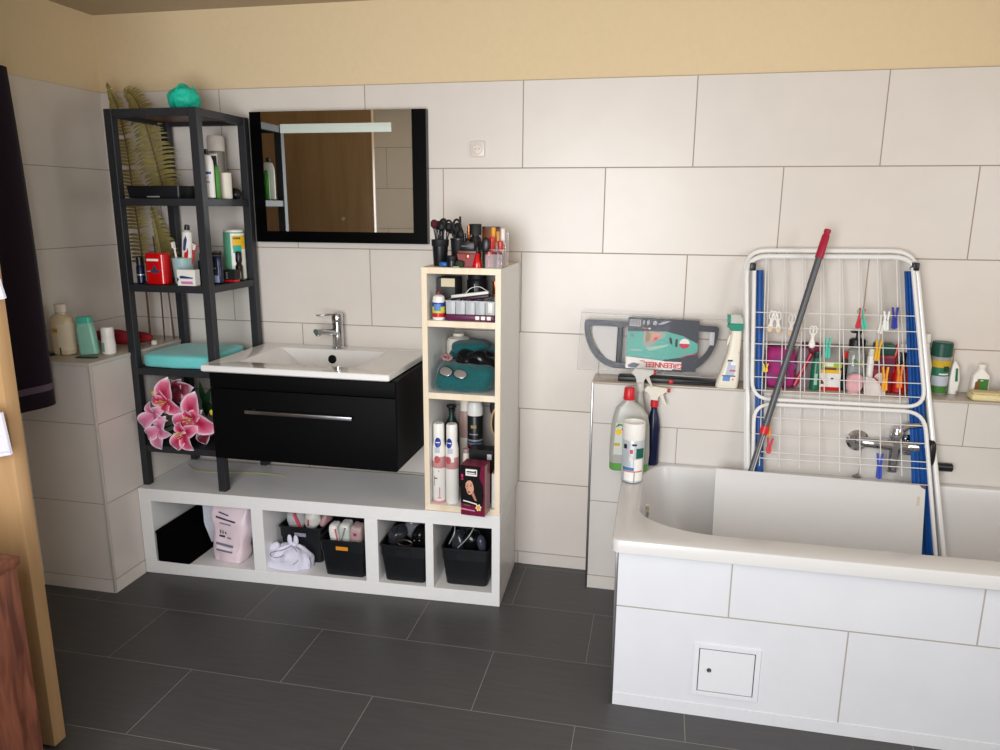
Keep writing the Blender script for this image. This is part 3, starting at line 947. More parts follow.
flower(-1.315, .592, -.385, [(-.75, -.35, .065, .022), (-.05, -1, .082, .022), (.4, .75, .06, .02), (.7, -.3, .05, .018)], pm2, st=False)
flower(-1.275, .735, -.31, [(-.9, .35, .07, .028), (.8, .1, .065, .026), (.1, -.9, .06, .024), (.3, .9, .04, .02)], pm3, st=False)
flower(-1.165, .575, -.31, [(-.3, -.9, .06, .022), (.8, .5, .05, .02), (-.8, .4, .05, .02)], pm3, st=False)
part(t, 'stems', stems, leafm, w=True)
for (a, c2, w2) in (((-1.24, -.2, .60), (-1.14, -.30, .745), .016), ((-1.22, -.2, .6), (-1.12, -.32, .69), .014), ((-1.25, -.22, .58), (-1.12, -.33, .60), .012), ((-1.26, -.2, .6), (-1.36, -.3, .735), .013), ((-1.24, -.21, .55), (-1.25, -.34, .66), .02), ((-1.26, -.2, .55), (-1.33, -.32, .56), .02), ((-1.2, -.2, .6), (-1.2, -.28, .765), .016)):
    a, c2 = Vector(a), Vector(c2)
    d = c2 - a
    sd = d.cross(Vector((0, 1, .2))).normalized()
    def fn(u, q, a=a, d=d, sd=sd, w2=w2):
        return a + d * u + sd * w2 * math.sin(PI * (u * .9 + .1)) * (q - .5) * 2 + Vector((0, -.02 * math.sin(u * 3), 0))
    part(t, 'leaf', B().sheet(fn, 10, 2, .001), leafm, w=True)
for (x, z) in ((-1.372, .715), (-1.128, .655)):
    part(t, 'bud_tip', B().sphere((x, -.33, z), (.008, .006, .012), 8), mat('yellow bud', 'd9c13c', .6), w=True)

b = B().tube(curve([(-1.40, -.12, .356), (-1.30, -.186, .356), (-1.15, -.17, .356), (-1.03, -.15, .356), (-.93, -.16, .356)], 30), .0018, 6)
solo('thin_cord', b, mat('yellow green cord', 'a9a25a', .6), 'thin yellow green cord lying on the bench under the vanity', 'cord')

# ================================================================= left ledge things
ZL = .8803
amb = mat('amber clear plastic', 'dcc9a4', .2, var=.03, trans=.2)
P = [(.038, 0), (.046, .005), (.047, .12), (.040, .138), (.021, .150), (.0205, .156)]
bottle('mouthwash_bottle', 'large pale amber bottle with white cap on the left ledge', 'bottle', (-1.632, -.45, ZL), P, amb, [(.0225, .157), (.0235, .184), (.020, .187), (.001, .187)], mat('cream cap', 'd9cdbd', .45),
       [('label', .02, .115, mat('pale label', 'cdbfa5', .5), -1.5, .6), ('orange_print', .085, .1, mat('ochre print', 'b57b2a', .5), -2.0, -1.45), ('dark_print', .0, .03, mat('brown print', '5a4726', .5), -1.45, -1.3)], sy=.7)
t = thing('shower_gel', 'translucent aqua shower gel bottle with teal cap on the left ledge', 'bottle', (-1.535, -.44, ZL), rot=(0, -.06, .25))
aq = mat('aqua clear plastic', '9ad6c2', .2, trans=.2)
part(t, 'body', B().rings([rr(-.029, .033, -.017, .017, [.008] * 4, .004, 3), rr(-.031, .032, -.018, .018, [.009] * 4, .01, 3), rr(-.030, .029, -.018, .018, [.009] * 4, .10, 3), rr(-.027, .025, -.015, .015, [.009] * 4, .119, 3)]), aq)
part(t, 'cap', B().rings([rr(-.027, .025, -.016, .016, [.009] * 4, .1195, 3), rr(-.027, .025, -.016, .016, [.009] * 4, .139, 3), rr(-.024, .022, -.013, .013, [.009] * 4, .143, 3)]), mat('teal cap', '4fb59f', .3))
P = [(.020, 0), (.0235, .004), (.0245, .03), (.0225, .062)]
bottle('roll_on_deodorant', 'small white roll on with green ring on the left ledge', 'deodorant', (-1.478, -.41, ZL), P, wht, [(.022, .0625), (.0225, .094), (.019, .101), (.001, .102)], wht, [('green_arc', .012, .045, mat('sage print', '8aa58d', .5), -2.3, -1.5)])
b = B().blob((-1.585, -.2, .907), (.13, .03, .027), 2.6, .012, 18, 5, 22, squash=-.0265)
solo('rolled_cloth', b, mat('crimson cloth', '8e1622', .85, var=.15, scale=60, bump=.3), 'rolled dark red cloth lying at the back of the left ledge', 'cloth')
solo('hair_clip', B().box(-1.70, -1.655, -.50, -.47, .8803, .889, .003), black_pl, 'small flat black clip beside the amber bottle on the ledge', 'clip')
t = thing('comb', 'dark green comb lying in front of the aqua bottle on the ledge', 'comb', (-1.505, -.49, ZL), rz=.1)
part(t, 'spine', B().box(-.04, .04, -.002, .006, .0003, .004, .001), mat('dark green comb', '15382f', .4))
b = B()
for k in range(26):
    b.box(-.038 + k * .003, -.0365 + k * .003, -.016, -.0021, .001, .003)
part(t, 'teeth', b, mat('dark green comb', '15382f', .4))
for x, y, lab in ((-1.485, -.265, 'small round pearl white lid near the red cloth on the ledge'), (-1.445, -.20, 'small white cap at the rack end of the ledge')):
    t = thing('bottle_cap', lab, 'cap', (x, y, ZL))
    part(t, 'shell', B().lathe([(.010, 0), (.011, .002), (.0105, .014), (.008, .017), (.001, .0172)], n=18), wht2)
    part(t, 'rim', B().lathe([(.0113, .001), (.0118, .002), (.0113, .004)], n=18), wht2)

# purple towel on the left wall
t = thing('hand_towel', 'long dark purple towel hanging on the left tiled wall', 'towel', (-1.65, -.72, 1.8))
pur = mat('dark purple terry', '190a1b', .95, var=.15, scale=220, bump=.3, sheen=.12)
def fn(u, v):
    yy = -.98 + .35 * v
    ztop = 1.86 - .03 * abs(v - .5)
    zbot = .70 + .05 * v + .01 * math.sin(v * 9)
    z = ztop + (zbot - ztop) * u
    spread = .88 + .12 * min(1, u * 1.8)
    y2 = -.70 + (yy + .70) * spread
    x = -1.625 + .035 * math.sin(v * 15 + u * 1.5) * (.4 + .6 * u) + .045 * u * v + .065 * v
    return (x, y2, z)
part(t, 'cloth', B().sheet(fn, 40, 40, .008), pur, w=True)
def fn2(u, v):
    p = Vector(fn(.93 + .02 * u, v))
    return p + Vector((.0055, -.002, 0))
part(t, 'woven_border', B().sheet(fn2, 2, 40, .001), mat('grey woven trim', '5a4c5c', .8), w=True)
part(t, 'loop', B().tube([(-1.655, -.72, 1.79), (-1.68, -.72, 1.83), (-1.69, -.72, 1.85), (-1.682, -.715, 1.83), (-1.65, -.71, 1.79)], .002, 6), pur, w=True)
t = thing('wall_hook', 'small steel hook on the left wall carrying the purple towel', 'hook', (-1.7345, -.718, 1.83))
part(t, 'plate', B().box(0, .004, -.012, .012, -.015, .03, .001), steel)
part(t, 'arm', B().tube([(.004, 0, .005), (.03, 0, -.002), (.05, 0, .004), (.056, 0, .02)], .004, 8), steel)

# white towels on the door
twm = mat('lavender white terry', 'd5d2de', .95, var=.05, scale=160, bump=.4)
def door_towel(label, x0, x1, z0, z1, ystep, cut):
    t = thing('hand_towel', label, 'towel', ((x0 + x1) / 2, -1.35, z0))
    def fn(u, v):
        x = x0 + (x1 - x0) * v
        zb = z0 + cut * (1 - v) if cut >= 0 else z0 - cut * v
        return (x, -1.349 - ystep - .010 * math.sin(v * 11) * u, z1 + (zb - z1) * u)
    part(t, 'cloth', B().sheet(fn, 24, 24, .007), twm, w=True)
    def fb(u, v):
        p = Vector(fn(.9 + .03 * u, v))
        return p + Vector((0, -.0045, 0))
    part(t, 'hem_band', B().sheet(fb, 2, 24, .001), mat('lavender band', 'c2bfd0', .9), w=True)
door_towel('white towel hanging highest on the open door at the left edge', -1.35, -.95, 1.15, 1.255, .004, -.06)
door_towel('longer white towel with pointed corner hanging lower on the door', -1.4, -.962, .755, .95, .035, -.09)

# brown wooden chest in the left foreground
redw = wood_mat('red brown wood', '4d281c', '7d4a36', 'z', 9., .4)
t = thing('wooden_chest', 'red brown wooden cabinet at the bottom left edge of the photo', 'cabinet', (-1.0, -1.85, 0))
part(t, 'carcass', B().box(-1.3, -.794, -2.1, -1.56, .0005, .672, .002), redw, w=True)
part(t, 'top', B().box(-1.303, -.788, -2.105, -1.555, .6725, .693, .002), redw, w=True)

# ================================================================= on top of the cube shelf
ZT = 1.2236
maroon = mat('maroon plastic', '7c1a20', .35)
brownp = mat('copper brown print', '7a4326', .35, .2)
copper = mat('copper metal', 'b9683f', .25, .9)
clear = mat('clear acrylic', 'e9eef0', .05, alpha=.16, var=.0)
cup0 = thing('brush_cup', 'black cup of makeup brushes at the left end of the cube shelf top', 'cup', (-.232, -.28, ZT))
part(cup0, 'cup', B().lathe([(.022, 0), (.0235, .003), (.028, .088), (.026, .088), (.021, .005)], n=24), black_pl)
part(cup0, 'rim', B().lathe([(.0282, .066), (.0295, .068), (.03, .0885), (.0283, .0888)], n=24), black_mt)
def mbrush(label, x, y, z, h, rot, m=black_mt, hr=.0135, hl=.045):
    t = thing('makeup_brush', label, 'brush', (x, y, z), rot=rot, group='makeup brushes in the cups')
    part(t, 'handle', B().tube([(0, 0, 0), (0, 0, h * .5), (0, 0, h - hl)], [.003, .004, .0045], 8), black_pl)
    part(t, 'ferrule', B().cyl((0, 0, h - hl + .0005), (0, 0, h - hl + .014), .005, .0055, 10), mat('gunmetal', '4a4a50', .3, .9))
    part(t, 'bristles', B().lathe([(.0055, h - hl + .0145), (hr, h - hl * .45), (hr * .9, h - hl * .15), (hr * .4, h), (.0005, h)], n=14), m)
mbrush('black makeup brush with reddish tip leaning left in the left cup', -.236, -.282, ZT + .008, .148, (.05, -.10, 0), mat('dark wine bristles', '4c1424', .9))
mbrush('fluffy black makeup brush tallest in the left cup', -.228, -.276, ZT + .008, .152, (-.05, .04, 0), black_mt, .014)
mbrush('small black makeup brush at the front of the left cup', -.233, -.287, ZT + .008, .14, (.08, .10, 0))
cup1 = thing('brush_cup', 'second black cup holding scissors behind the round black jar', 'cup', (-.175, -.245, ZT))
part(cup1, 'cup', B().lathe([(.023, 0), (.025, .003), (.029, .092), (.027, .092), (.022, .005)], n=24), black_mt)
part(cup1, 'rim', B().lathe([(.0292, .086), (.030, .087), (.030, .0925), (.0285, .0928)], n=24), black_pl)
t = thing('scissors', 'black handled scissors standing blades down in the second cup', 'scissors', (-.178, -.248, ZT + .006), rot=(.03, -.12, 0))
for s in (-1, 1):
    part(t, 'blade', B().prism([(s * -.002, 0), (s * .006, .09), (s * -.001, .09)], 'y', -.001 + .002 * (s > 0), .0008 + .002 * (s > 0)), steel)
    pts = [(s * .0145 + .0125 * math.cos(a * PI / 10), 0, .128 + .021 * math.sin(a * PI / 10)) for a in range(20)]
    b = B().tube(pts, .004, 8, True)
    b.tube([(s * .002, 0, .088), (s * .008, 0, .108)], .0035, 8)
    part(t, 'handle_loop', b, black_pl)
b = B().blob((-.183, -.232, ZT + .118), (.017, .012, .028), 2.2, .006, 60, 3, 14)
b.blob((-.165, -.255, ZT + .105), (.012, .01, .02), 2.2, .004, 60, 5, 12)
solo('hair_clip', b, black_mt, 'black hair claw clip stuffed in the second cup behind the scissors', 'clip')
mbrush('stubby black makeup brush at the back right of the left cup', -.224, -.27, ZT + .008, .138, (-.06, .14, 0), black_mt, .015)
mbrush('black makeup brush with wide head at the back left of the left cup', -.238, -.272, ZT + .008, .143, (-.04, -.03, 0), black_mt, .016)
t = thing('nail_file', 'thin black stick tallest in the second cup', 'stick', (-.168, -.235, ZT + .008), rot=(0, -.03, 0))
part(t, 'shaft', B().box(-.003, .003, -.0015, .0015, 0, .13, .001), black_pl)
part(t, 'tip', B().box(-.0035, .0035, -.002, .002, .1303, .158, .001), black_mt)
t = thing('powder_sponge', 'small bright blue oval compact at the front of the shelf top', 'compact', (-.206, -.33, ZT))
part(t, 'base', B().blob((0, 0, .0085), (.0145, .012, .0085), 3, n=12), mat('bright blue plastic', '2460a8', .3))
part(t, 'seam', B().tube([(.0148 * math.cos(a * PI / 10), .0123 * math.sin(a * PI / 10), .0085) for a in range(20)], .0008, 6, True), navy)
bottle('cream_jar', 'round matt black jar between the blue compact and green sponge', 'jar', (-.178, -.325, ZT), [(.016, 0), (.0175, .002), (.0175, .022), (.016, .024)], black_pl, [(.018, .0245), (.018, .036), (.016, .038), (.001, .038)], black_mt)
t = thing('powder_sponge', 'small dark olive sponge at the front edge of the shelf top', 'sponge', (-.148, -.335, ZT))
part(t, 'sponge', B().blob((0, 0, .0115), (.016, .012, .0115), 2.6, .002, 80, 4, 14), mat('dark olive foam', '2c3a26', .9, bump=.3))
part(t, 'white_strip', B().box(-.02, .002, -.0165, -.013, .0003, .004, .001), mat('pale grey strip', '9fa5a5', .5))
t = thing('cosmetic_box', 'dark red cosmetic box in the middle of the shelf top', 'box', (-.124, -.3, ZT))
part(t, 'box', B().prism([(-.026, 0), (.03, 0), (.037, .044), (-.037, .044)], 'y', -.028, .028, .002), mat('deep red plastic', '84131f', .35))
part(t, 'lid', B().box(-.034, .034, -.027, .027, .0445, .055, .002), mat('brown lid', '6b4334', .4))
part(t, 'clasp', B().box(-.006, .006, -.0305, -.0285, .03, .042, .001), copper)
t = thing('compact_case', 'flat black compact case lying on the dark red box', 'compact', (-.125, -.3, ZT + .0553))
part(t, 'case', B().box(-.024, .024, -.02, .02, 0, .028, .004), black_pl)
part(t, 'glint_edge', B().box(-.022, .022, -.0205, -.0202, .012, .016), mat('gunmetal', '4a4a50', .3, .9))
bottle('perfume_bottle', 'black perfume bottle with wide square cap behind the dark red box', 'bottle', (-.119, -.235, ZT), [(.018, 0), (.021, .003), (.021, .09), (.012, .1), (.012, .104)], black_pl, [(.022, .1045), (.022, .138), (.020, .141), (.001, .141)], black_mt, [('label', .04, .07, mat('dark blue label', '1c2942', .4))], sy=.7)
t = thing('hair_brush', 'black oval hand brush standing bristles up right of the dark red box', 'brush', (-.064, -.335, ZT), rot=(0, .06, 0))
b = B().blob((0, 0, .075), (.0155, .007, .026), 2, n=16)
part(t, 'head', b, black_pl)
part(t, 'handle', B().tube([(0, 0, .0), (0, 0, .025), (0, 0, .05)], [.006, .0045, .006], 10), black_mt)
part(t, 'glint_stud', B().sphere((.003, -.0075, .078), .002, 8), silver)
t = thing('nail_polish', 'bright red cone shaped bottle in front of the copper palette', 'bottle', (-.088, -.333, ZT))
part(t, 'bottle', B().lathe([(.0165, 0), (.017, .003), (.007, .046), (.005, .048)], n=16), redg)
part(t, 'cap', B().lathe([(.005, .0485), (.0055, .05), (.0045, .066), (.001, .067)], n=12), black_pl)
t = thing('eyeshadow_palette', 'copper brown palette standing upright at the back of the shelf top', 'palette', (-.073, -.19, ZT))
part(t, 'case', B().box(-.032, .032, -.006, .006, 0, .132, .003), brownp)
part(t, 'dark_edge', B().box(-.031, .031, -.0068, -.0062, .124, .131), black_pl)
part(t, 'dark_knob', B().sphere((.01, -.008, .085), .003, 8), black_pl)
t = thing('acrylic_organizer', 'clear acrylic lipstick organizer at the right end of the shelf top', 'organizer', (-.030, -.285, ZT))
b = B()
for a in ((-.03, .028, -.055, -.053, .0, .045), (-.03, .028, .053, .055, 0, .115), (-.03, -.028, -.053, .053, 0, .06), (.026, .028, -.053, .053, 0, .06), (-.03, .028, -.055, .055, 0, .002), (-.001, .001, -.053, .053, .002, .05), (-.028, .026, -.018, -.016, .002, .06), (-.028, .026, .016, .018, .002, .08)):
    b.box(*a)
part(t, 'compartments', b, clear)
part(t, 'front_lip', B().box(-.03, .028, -.0565, -.0552, .0, .003), clear)
part(t, 'red_front_cell', B().box(-.0275, -.002, -.0525, -.0505, .003, .042), mat('dark red cell', '8a2430', .3))
lips = [(-.049, -.322, .052, 'b03038', .016, 'wine red lipstick front left in the clear organizer'), (-.019, -.322, .05, '6e1f2c', .016, 'dark red lipstick front right in the clear organizer'), (-.049, -.285, .098, 'd8291f', .011, 'bright red lipgloss middle left in the organizer'), (-.02, -.285, .085, 'b5342f', .011, 'brick red lipgloss middle right in the organizer'),
        (-.052, -.25, .128, 'e6a52c', .0085, 'yellow capped tube at the back left of the organizer'), (-.036, -.25, .115, 'd8e0dd', .008, 'pale tube in the middle back of the organizer'), (-.019, -.25, .125, 'c7481f', .009, 'tall orange lipgloss at the back right of the organizer')]
for i, (x, y, h, c, r, lab) in enumerate(lips):
    m = mat('lipstick ' + c, c, .3, coat=.3)
    bottle('lipstick', lab, 'lipstick', (x, y, ZT + .0022), [(r * .9, 0), (r, .002), (r, h * .55), (r * .85, h * .58)], m, [(r * .86, h * .585), (r * .9, h * .6), (r * .9, h * .97), (r * .7, h), (.0005, h)], m if i < 4 else mat('lip cap ' + c, {'e6a52c': 'e6a52c', 'd8e0dd': 'c98d4a', 'c7481f': 'e8dcd4'}[c], .25), group='lipsticks in the organizer')
for x, y, h, m, lab in ((-.150, -.262, .11, red, 'slim red mascara tube standing left behind the red box'), (-.145, -.222, .135, mat('beige tube', 'b98e66', .4), 'slim beige tube between the mascara and the black perfume')):
    bottle('mascara', lab, 'mascara', (x, y, ZT), [(.005, 0), (.006, .002), (.006, h * .6), (.005, h * .61)], m, [(.0055, h * .615), (.006, h * .63), (.0055, h), (.0005, h)], black_pl if m is red else copper)

# ================================================================= cube shelf, upper compartment
ZA = 1.0433
P = [(.0195, 0), (.0215, .003), (.0215, .066), (.019, .08), (.009, .086)]
bottle('nail_polish_remover', 'small white bottle with blue yellow and red label in the upper compartment', 'bottle', (-.226, -.325, ZA), P, wht, [(.0095, .0865), (.0095, .097), (.001, .0975)], mat('wine cap', '6d1626', .4),
       [('red_band', .010, .024, red), ('yellow_band', .0245, .046, mat('lemon print', 'c9c440', .5)), ('blue_band', .046, .06, blue), ('blue_motif', .032, .055, mat('mid blue print', '5a86c0', .5), -2.1, -1.0)])
t = thing('flat_case', 'flat plum coloured case under the clear drawers in the upper compartment', 'case', (-.112, -.26, ZA))
part(t, 'case', B().box(-.086, .086, -.085, .06, 0, .022, .006), mat('plum plastic', '5a1741', .4))
b = B()
for k in range(3):
    b.box(.02 + k * .02, .033 + k * .02, -.0856, -.0851, .006, .018)
part(t, 'white_marks', b, mat('white print', 'ece6e2', .5))
t = thing('clear_drawer_box', 'clear plastic sorting box with five cells on the plum case', 'box', (-.112, -.262, ZA + .0223))
cl2 = mat('frosted clear plastic', 'd6dadd', .2, trans=.35, var=.02)
b = B()
for k in range(5):
    x = -.086 + k * .0344
    b.rings([rr(x + .0007, x + .0335, -.075, .055, [.003] * 4, 0, 2), rr(x, x + .0342, -.077, .057, [.003] * 4, .046, 2), rr(x + .001, x + .0332, -.076, .056, [.003] * 4, .046, 2), rr(x + .0016, x + .0326, -.074, .054, [.003] * 4, .0015, 2)])
part(t, 'cells', b, cl2)
part(t, 'white_tab', B().box(.062, .078, -.0785, -.077, .008, .042, .001), wht)
part(t, 'rim', B().box(-.087, .087, -.0785, -.0772, .0425, .0462, .001), cl2)
stuffc = [('d9662c', .045), ('b63a76', -.01), ('c9c9cd', -.05), ('8e3d6b', .01), ('3a3a44', .07)]
for i, (c, x) in enumerate(stuffc):
    t = thing('hair_tie', ['orange', 'magenta', 'pale grey', 'plum', 'dark grey'][i] + ' hair tie lying in the clear sorting box', 'hair tie', (-.112 + x, -.285 + .012 * (i % 2), ZA + .0245 + .03))
    part(t, 'band', B().tube([(.011 * math.cos(a * PI / 8), .011 * math.sin(a * PI / 8), .004) for a in range(16)], .0042, 8, True), mat('tie ' + c, c, .8))
    part(t, 'knot', B().sphere((.011, 0, .005), (.005, .005, .005), 8), mat('tie ' + c, c, .8))
t = thing('flat_iron', 'slim white hair straightener lying across the clear sorting box', 'hair iron', (-.12, -.27, ZA + .0775), rot=(0, -.14, 0))
part(t, 'arm', B().box(-.075, .06, -.012, .012, .001, .012, .003), wht)
part(t, 'lower_arm', B().box(-.075, .06, -.012, .012, -.012, -.0005, .003), mat('dark plum plastic', '3a1230', .4))
part(t, 'wire_loop', B().tube(curve([(-.02, -.01, .013), (0, -.012, .028), (.03, -.012, .03), (.055, -.01, .013)], 14), .0014, 6), wht)
t = thing('dark_box', 'tall dark grey box with cream top label at the back of the upper compartment', 'box', (-.219, -.2, ZA))
part(t, 'box', B().box(-.036, .03, -.05, .05, 0, .135, .002), mat('charcoal card', '3b3b3b', .6))
part(t, 'cream_label', B().box(-.02, .0295, -.0512, -.0502, .105, .134), mat('cream card', 'd8c9a8', .6))
bottle('hair_spray', 'wide black canister at the back of the upper compartment', 'can', (-.135, -.14, ZA), [(.036, 0), (.038, .003), (.038, .12), (.034, .126)], black_pl, [(.0345, .1265), (.0345, .148), (.001, .15)], black_mt, [('silver_line', .02, .11, silver, -1.62, -1.56)])
for i, (x, c, h) in enumerate(((-.064, 'b57a55', .12), (-.038, '6e3f28', .135))):
    bottle('makeup_tube', ['pale copper makeup tube beside the black canister', 'dark brown makeup tube at the right wall of the upper compartment'][i], 'tube', (x, -.165, ZA), [(.0095, 0), (.0115, .003), (.0115, h * .62), (.009, h * .64)], mat('tube ' + c, c, .3, .4), [(.0092, h * .645), (.0098, h * .66), (.0095, h), (.001, h)], copper)

# middle compartment
ZB = .7903
tealt = mat('dark teal terry', '0f5558', .95, var=.2, scale=120, bump=.5, sheen=.2)
t = thing('teal_towel', 'crumpled dark teal towel filling the middle compartment of the cube shelf', 'towel', (-.14, -.2, ZB))
part(t, 'lower_fold', B().blob((-.002, -.072, .046), (.1155, .078, .052), 3.2, .016, 16, 8, 26, squash=-.0455), tealt)
part(t, 'upper_fold', B().blob((-.01, .0, .137), (.07, .045, .024), 2.6, .012, 20, 4, 22), tealt)
part(t, 'back_fold', B().blob((0, .055, .075), (.105, .065, .075), 3, .014, 14, 6, 22, squash=-.0745), tealt)
part(t, 'right_fold', B().blob((.06, .02, .125), (.045, .04, .014), 2.2, .01, 22, 9, 16), tealt)
blackbag = mat('glossy black film', '0c0d0f', .18, var=.1, bump=.2)
b = B().blob((-.11, -.262, .892), (.07, .045, .034), 2.6, .022, 22, 12, 26)
solo('cosmetic_bag', b, blackbag, 'glossy black cosmetic pouch resting on the teal towel', 'pouch')
t = thing('sunglasses', 'sunglasses with silver lens on the black pouch in the middle compartment', 'sunglasses', (-.172, -.345, .862), rot=(-.55, .12, 0))
lensm = mat('silver lens', '9d9fa3', .12, .7)
for s in (-1, 1):
    part(t, 'lens', B().blob((s * .026, 0, 0), (.023, .002, .016), 2.4, n=14), lensm)
    part(t, 'rim', B().tube([(s * .026 + .024 * math.cos(a * PI / 10), 0, .0168 * math.sin(a * PI / 10)) for a in range(20)], .0016, 6, True), black_pl)
part(t, 'bridge', B().tube([(-.004, 0, .004), (0, 0, .006), (.004, 0, .004)], .0016, 6), black_pl)
for i, (x, y, z, c, lab) in enumerate(((-.207, -.30, .906, '9c7070', 'dusty pink scrunchie on the left of the black pouch'), (-.10, -.27, .9165, '6d7a78', 'pale grey scrunchie on top of the black pouch'))):
    t = thing('scrunchie', lab, 'hair tie', (x, y, z), rot=(.5, .2, 0))
    part(t, 'band', B().tube([(.016 * math.cos(a * PI / 10), .012 * math.sin(a * PI / 10), .002 * math.sin(a * 2.1)) for a in range(20)], [.0052 + .0015 * math.sin(a * 2.4) for a in range(20)], 8, True), mat('scrunchie ' + c, c, .8))
    part(t, 'bow', B().sphere((.016, 0, .004), (.007, .006, .005), 8), mat('scrunchie ' + c, c, .8))
t = thing('round_pot', 'round white pot standing behind the teal towel', 'pot', (-.2105, -.125, ZB))
part(t, 'pot', B().lathe([(.034, 0), (.044, .01), (.046, .14), (.04, .156), (.02, .164)], n=28), wht2)
part(t, 'lid', B().lathe([(.0205, .1645), (.022, .167), (.02, .174), (.001, .176)], n=24), wht2)

# lower compartment
ZC2 = .3758
P = [(.022, 0), (.0235, .003), (.0235, .205), (.0195, .23), (.019, .236)]
pinkb = mat('dusty pink print', 'c08a88', .5)
cans = []
for i, (x, lab) in enumerate(((-.2335, 'white spray can with blue oval badge and sketched base left in the lower compartment'), (-.1855, 'white spray can with blue oval badge beside the hair dye box'))):
    cans.append(bottle('hairspray_can', lab, 'spray can', (x, -.318, ZC2), P, wht, [(.0198, .2365), (.0198, .289), (.017, .295), (.001, .295)], wht,
           [('pink_band', .132, .175, pinkb), ('white_wave', .158, .176, wht, -2.6 + i * .3, -1.2 + i * .2), ('grey_letters', .19, .21, mat('pale grey print', 'b9c0cb', .5), -2.0, -1.2), ], group='white spray cans with blue badges'))
for c_, ac in ((cans[0], -1.5), (cans[1], -1.8)):
    part(c_.children[0], 'blue_badge', oval(P, ac, .228, .52, .018, .0022), mat('royal blue print', '1d2f92', .4))
    part(c_.children[0], 'white_letters', band(P, .2265, .2295, ac - .38, ac + .38, off=.0027), wht)
    part(c_.children[0], 'rose_print', oval(P, ac - .1, .165, .45, .014, .0020), mat('rose petal print', 'b5545c', .5))
for nm, z0, z1, m, a0, a1 in (('pink_base', .0005, .008, pink, -3, 0), ('pink_sketch', .022, .06, pinkb, -1.35, -1.2), ('pink_sketch', .018, .022, pinkb, -1.6, -1.1), ('brown_sketch', .065, .1, brownp, -2.2, -2.1), ('brown_sketch', .092, .096, brownp, -2.2, -1.6), ('yellow_dot', .118, .124, mat('lemon print', 'c9c440', .5), -1.5, -1.3)):
    part(cans[0].children[0], nm, band(P, z0, z1, a0, a1), m)
# hair dye box
wine = mat('wine red card', '6f0f36', .3, coat=.2)
t = thing('hair_dye_box', 'dark hair dye carton with portrait of a black haired woman', 'box', (-.0805, -.3935, ZC2), rz=-.06)
tb = part(t, 'carton', B().box(-.0435, .0435, -.0325, .0325, 0, .1835, .0012, 1), wine)
def fp(name, poly, m, y=-.0326, th=.0006):
    return part(tb, name, B().prism(poly, 'y', y - th, y), m)
blkc = mat('black card print', '0d070b', .3, coat=.2)
fp('black_field', [(-.043, .0445), (.0, .04), (.034, .028), (.040, .08), (.037, .115), (.024, .14), (.030, .182), (-.043, .182)], blkc)
fp('hair', [(-.027, .1), (-.024, .128), (-.008, .141), (.010, .137), (.024, .115), (.031, .08), (.03, .045), (.012, .042), (.005, .06), (-.02, .055), (-.034, .062)], mat('black hair print', '050304', .35), -.0333)
skinp = mat('skin tone print', 'd09a80', .5)
fp('face', [(-.0245, .118), (-.0255, .105), (-.0215, .095), (-.0195, .085), (-.012, .077), (-.004, .080), (.004, .092), (.005, .108), (.001, .122), (-.008, .13), (-.018, .127)], skinp, -.034)
fp('neck', [(-.004, .080), (.004, .088), (.012, .066), (.016, .056), (.008, .058)], mat('shaded skin print', 'b47d66', .5), -.0338)
fp('hair_strand', [(-.006, .132), (.006, .128), (.01, .105), (.007, .09), (.004, .108), (.0, .122)], mat('black hair print', '050304', .35), -.0347)
for a in ((-.0235, .108), (-.010, .110)):
    fp('eye', [(a[0], a[1]), (a[0] + .004, a[1] + .0022), (a[0] + .009, a[1] + .0008), (a[0] + .004, a[1] - .0018)], blkc, -.0347)
    fp('eyebrow', [(a[0], a[1] + .006), (a[0] + .005, a[1] + .0085), (a[0] + .010, a[1] + .0065), (a[0] + .005, a[1] + .007)], blkc, -.0347)
fp('nose_shade', [(-.0165, .107), (-.019, .096), (-.0145, .094)], mat('shaded skin print', 'b47d66', .5), -.0347)
fp('lips', [(-.018, .0885), (-.013, .0905), (-.007, .088), (-.011, .0845), (-.0155, .0852)], mat('dark lip print', '571722', .4), -.0347)
fp('white_panel', [(-.025, .146), (.016, .146), (.016, .170), (-.025, .170)], mat('white print', 'ece6e2', .5), -.0333)
for k, (z, w2) in enumerate(((.158, .032), (.152, .034))):
    fp('dark_line', [(-.021, z), (-.021 + w2, z), (-.021 + w2, z + (.005 if k == 0 else .002)), (-.021, z + (.005 if k == 0 else .002))], darklab, -.034)
fp('black_curl', [(.009, .155), (.013, .155), (.013, .166), (.007, .166), (.009, .163)], darklab, -.0346)
fp('pink_numeral', [(-.041, .138), (-.034, .138), (-.034, .150), (-.041, .150)], mat('magenta print', 'c22a6e', .4), -.0333)
fp('pink_numeral', [(-.041, .130), (-.033, .130), (-.033, .134), (-.041, .134)], mat('magenta print', 'c22a6e', .4), -.0333)
fp('white_title', [(-.034, .052), (-.02, .050), (.015, .043), (.015, .047), (-.02, .054), (-.034, .056)], mat('white print', 'ece6e2', .5), -.034)
fp('green_title', [(-.03, .036), (-.01, .034), (-.01, .039), (-.03, .041)], mat('dull green print', '4d5a3a', .5), -.0333)
fp('white_strip', [(-.043, .021), (.008, .017), (.008, .021), (-.043, .026)], mat('pale pink print', 'c98aa5', .5), -.0333)
star = []
for k in range(12):
    a = k * PI / 6 + .2
    r_ = .012 if k % 2 == 0 else .008
    star.append((.021 + r_ * math.cos(a), .033 + r_ * 1.2 * math.sin(a)))
fp('flower_emblem', star, mat('pale gold print', 'ead9ae', .5), -.0335)
fp('flower_center', [(.021 + .006 * math.cos(k * PI / 5), .033 + .008 * math.sin(k * PI / 5)) for k in range(10)], mat('gold print', 'd8a03a', .5), -.0342)
